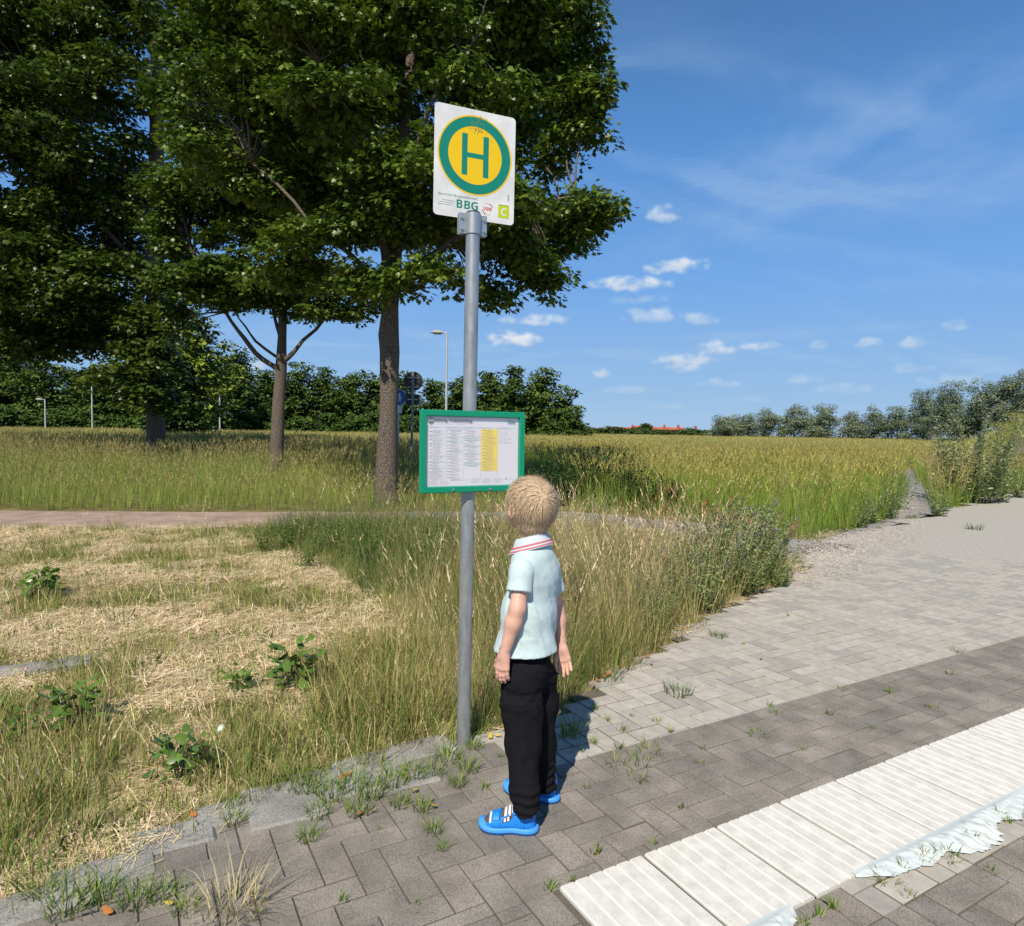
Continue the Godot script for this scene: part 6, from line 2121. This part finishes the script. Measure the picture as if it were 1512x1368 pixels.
	var list := [[879, 1049, 0.9], [898, 1065, 0.7], [916, 1080, 0.9], [878, 1099, 0.9], [934, 1058, 0.5], [969, 1066, 0.8], [989, 1081, 0.8], [914, 1105, 1.0], [961, 1109, 1.2], [910, 1128, 1.0], [948, 1126, 1.2], [940, 1150, 1.0], [866, 1164, 0.6], [1037, 1106, 0.6], [1033, 1127, 0.5], [1119, 1086, 0.9],
		[1136, 1044, 0.8], [1145, 1054, 0.6], [1184, 1106, 0.5], [964, 1247, 0.55], [878, 1259, 0.9], [842, 1300, 0.6], [1004, 1192, 0.6], [1316, 1024, 0.9], [1226, 1056, 0.9], [1288, 1077, 0.5], [1377, 1045, 0.7], [1478, 1204, 0.8], [1488, 1215, 0.6], [1416, 1225, 0.8], [1423, 1236, 0.5], [1329, 1249, 0.8], [1336, 1260, 0.5],
		[1297, 1262, 0.8], [1269, 1277, 0.8], [1279, 1289, 0.5], [1179, 1304, 0.8], [1190, 1314, 0.5], [1398, 1266, 0.9], [1462, 1287, 0.5], [1183, 1335, 0.8], [1342, 1324, 0.5], [1117, 1316, 0.7], [1402, 996, 0.9], [1412, 963, 0.9], [1245, 1018, 0.7], [1098, 952, 0.5], [1125, 975, 0.4], [1165, 910, 0.6], [850, 1359, 0.8], [716, 1166, 0.8], [740, 1118, 0.6], [560, 1225, 0.4], [505, 1333, 0.7], [618, 1336, 0.5], [855, 1108, 0.7]]
	for q in list:
		var g := gp(q[0], q[1])
		var along := UA.dot(Vector2(g.x, g.z)); var over := VA.dot(Vector2(g.x, g.z))
		if along > 1.05 and over > STRIP_A - 0.02 and over < STRIP_B + 0.02:        # in the joint beside the strip, not on it
			var beside := uv_to_xz(along, STRIP_A - 0.01 if over < -1.5 else STRIP_B + 0.055)
			g = Vector3(beside.x, 0, beside.y)
		var o := solo("weed_tuft", tf[rng.randi() % 4] if rng.randf() < 0.65 else flat[rng.randi() % 3], M.grass, Transform3D(Basis(Vector3.UP, rf(0, TAU)).scaled(Vector3.ONE * float(q[2]) * 0.85), Vector3(g.x, 0.002, g.z)))
		tag(o, "small green weed tuft sprouting from a joint of the paving", "weed tuft", "tufts in the paving joints")
	# larger tufts that stand out
	var big := []
	for k in 3: big.append(tuft(60, 0.06, 0.05, 0.16, 0.0055, 1.5, gr))
	var bluish := tuft(80, 0.075, 0.04, 0.11, 0.0045, 1.6, [Color(0.16, 0.22, 0.11), Color(0.20, 0.26, 0.14), Color(0.14, 0.20, 0.08)])
	var deep := tuft(70, 0.05, 0.06, 0.15, 0.005, 1.3, gr)
	var drytuft := tuft(110, 0.07, 0.05, 0.17, 0.0032, 1.8, [Color(0.50, 0.42, 0.24), Color(0.42, 0.38, 0.20), Color(0.60, 0.50, 0.32), Color(0.28, 0.30, 0.12)])
	for q in [[1000, 1024, bluish, 1.0, "round bluish weed cushion on the pale paving"], [842, 1085, deep, 1.0, "dense grass tuft lying in the child's shadow"], [345, 1345, drytuft, 1.15, "dry straw coloured tuft standing on the dark paving"], [1060, 940, bluish, 0.8, "sprawling weed at the edge of the pale paving"], [1438, 782, bluish, 1.5, "sprawling weed on pale paving before the bush"], [1345, 765, bluish, 1.2, "weed cushion where the dirt path meets the paving"]]:
		var g := gp(q[0], q[1])
		tag(solo("weed_tuft", q[2], M.grass, Transform3D(Basis().scaled(Vector3.ONE * float(q[3])), Vector3(g.x, 0.0, g.z))), q[4], "weed tuft")
	for q in [[662, 1122, 1.0], [690, 1138, 0.8], [676, 1160, 0.7], [455, 1170, 1.0], [490, 1178, 1.0], [520, 1165, 1.1], [550, 1175, 1.0], [580, 1160, 1.1], [610, 1150, 1.0], [640, 1145, 0.8], [470, 1205, 0.8], [455, 1240, 0.7], [625, 1195, 0.7], [640, 1230, 0.6], [655, 1255, 0.4], [345, 1215, 0.7], [345, 1190, 0.7], [440, 1150, 1.0], [400, 1170, 0.6], [150, 1325, 1.0], [100, 1345, 1.1], [200, 1335, 0.9], [240, 1325, 0.8], [60, 1320, 0.8], [275, 1345, 0.7], [530, 1200, 0.9], [590, 1190, 0.7], [700, 1105, 0.7]]:
		var g := gp(q[0], q[1])
		tag(solo("grass_clump", big[rng.randi() % 3], M.grass, Transform3D(Basis(Vector3.UP, rf(0, TAU)).scaled(Vector3.ONE * float(q[2]) * 0.85), Vector3(g.x, 0.0, g.z))), "green grass clump growing over the worn edging slabs", "grass clump", "clumps over the edging slabs")
	# dry leaves blown against the edge
	var lf := MB.new()
	add_leaf(lf, OVAL, Vector3(0, 0, 0.02), Vector3(0, 0.2, -1), Vector3.UP, 0.05, Color(0.55, 0.22, 0.07), 0.55)
	var lf2 := MB.new()
	add_leaf(lf2, OVAL, Vector3(0, 0, 0.02), Vector3(0, 0.3, -1), Vector3.UP, 0.045, Color(0.66, 0.48, 0.08), 0.6)
	var lmesh := [lf.made(), lf2.made()]
	for q in [[884, 1008, 0], [893, 1001, 0], [905, 992, 0], [920, 985, 0], [930, 980, 0], [946, 976, 0], [955, 972, 0], [899, 997, 0], [875, 1015, 0], [962, 983, 0], [1010, 930, 0], [505, 1152, 0], [515, 1148, 0], [285, 1208, 0], [530, 1206, 0], [612, 1172, 1], [724, 1092, 1], [735, 1090, 1], [600, 1150, 1], [250, 1340, 1], [36, 990, 0], [640, 1195, 1], [160, 1352, 0]]:
		var g := gp(q[0], q[1])
		tag(solo("fallen_leaf", lmesh[q[2]], M.straw, Transform3D((Basis(Vector3.UP, rf(0, TAU)) * Basis(Vector3.BACK, rf(-0.4, 0.4))).scaled(Vector3.ONE * rf(0.6, 1.1)), Vector3(g.x, 0.014, g.z))), "dry orange leaf lying along the paving edge" if q[2] == 0 else "yellow leaf lying by the worn edging slabs", "leaf", "orange leaves along the edge" if q[2] == 0 else "yellow leaves by the slabs")
	# grains: gravel where the paths meet, sand on the blocks
	var gm := MB.new()
	for s in [[1, 1, 1], [-1, 1, -1], [-1, 1, 1], [1, 1, -1]]:
		gm.tri(Vector3(s[0], 0, 0), Vector3(0, 0.8, 0), Vector3(0, 0, s[2]))
	for k in gm.n.size():
		if gm.n[k].y < 0: gm.n[k] = -gm.n[k]
	var gmesh := gm.made()
	var places := []; var tints := []
	var blob := func(px: float, py: float, rx: float, ry: float, n: int, s0: float, s1: float, cols: Array) -> void:
		for k in n:
			var q := Vector2(rng.randfn(), rng.randfn()) * 0.5
			var g := gp(px + q.x * rx, py + q.y * ry)
			places.append(Transform3D(Basis(Vector3.UP, rf(0, TAU)).scaled(Vector3(rf(0.7, 1.4), rf(0.5, 1.0), rf(0.7, 1.4)) * rf(s0, s1)), Vector3(g.x, 0.001, g.z)))
			tints.append(pick(cols))
	var stones := [Color(0.34, 0.31, 0.27), Color(0.42, 0.38, 0.33), Color(0.25, 0.23, 0.21), Color(0.5, 0.46, 0.4)]
	blob.call(1225, 815, 62, 26, 3600, 0.004, 0.012, stones)
	blob.call(1190, 850, 60, 18, 1800, 0.003, 0.009, stones)
	blob.call(1285, 795, 60, 14, 2200, 0.004, 0.012, stones)
	blob.call(1340, 745, 26, 40, 1500, 0.005, 0.014, stones)
	tag(scatter("gravel", gmesh, M.gravel, places, tints), "loose grey gravel where path and paving meet", "gravel", "", "stuff")
	places = []; tints = []
	var sand := [Color(0.44, 0.38, 0.29), Color(0.50, 0.44, 0.34), Color(0.36, 0.31, 0.24)]
	for q in [[390, 1205, 80, 24, 15000], [300, 1245, 75, 22, 9000], [715, 1200, 60, 20, 10000], [775, 1262, 60, 14, 7000], [560, 1260, 160, 60, 6000], [650, 1120, 50, 10, 1000], [1110, 905, 60, 10, 1500], [1160, 890, 60, 12, 1200], [700, 1180, 60, 30, 1200], [1420, 760, 60, 8, 700]]:
		blob.call(q[0], q[1], q[2], q[3], q[4], 0.0014, 0.0042, sand)
	tag(scatter("sand", gmesh, M.gravel, places, tints), "pale sand blown over the paving blocks", "sand", "", "stuff")
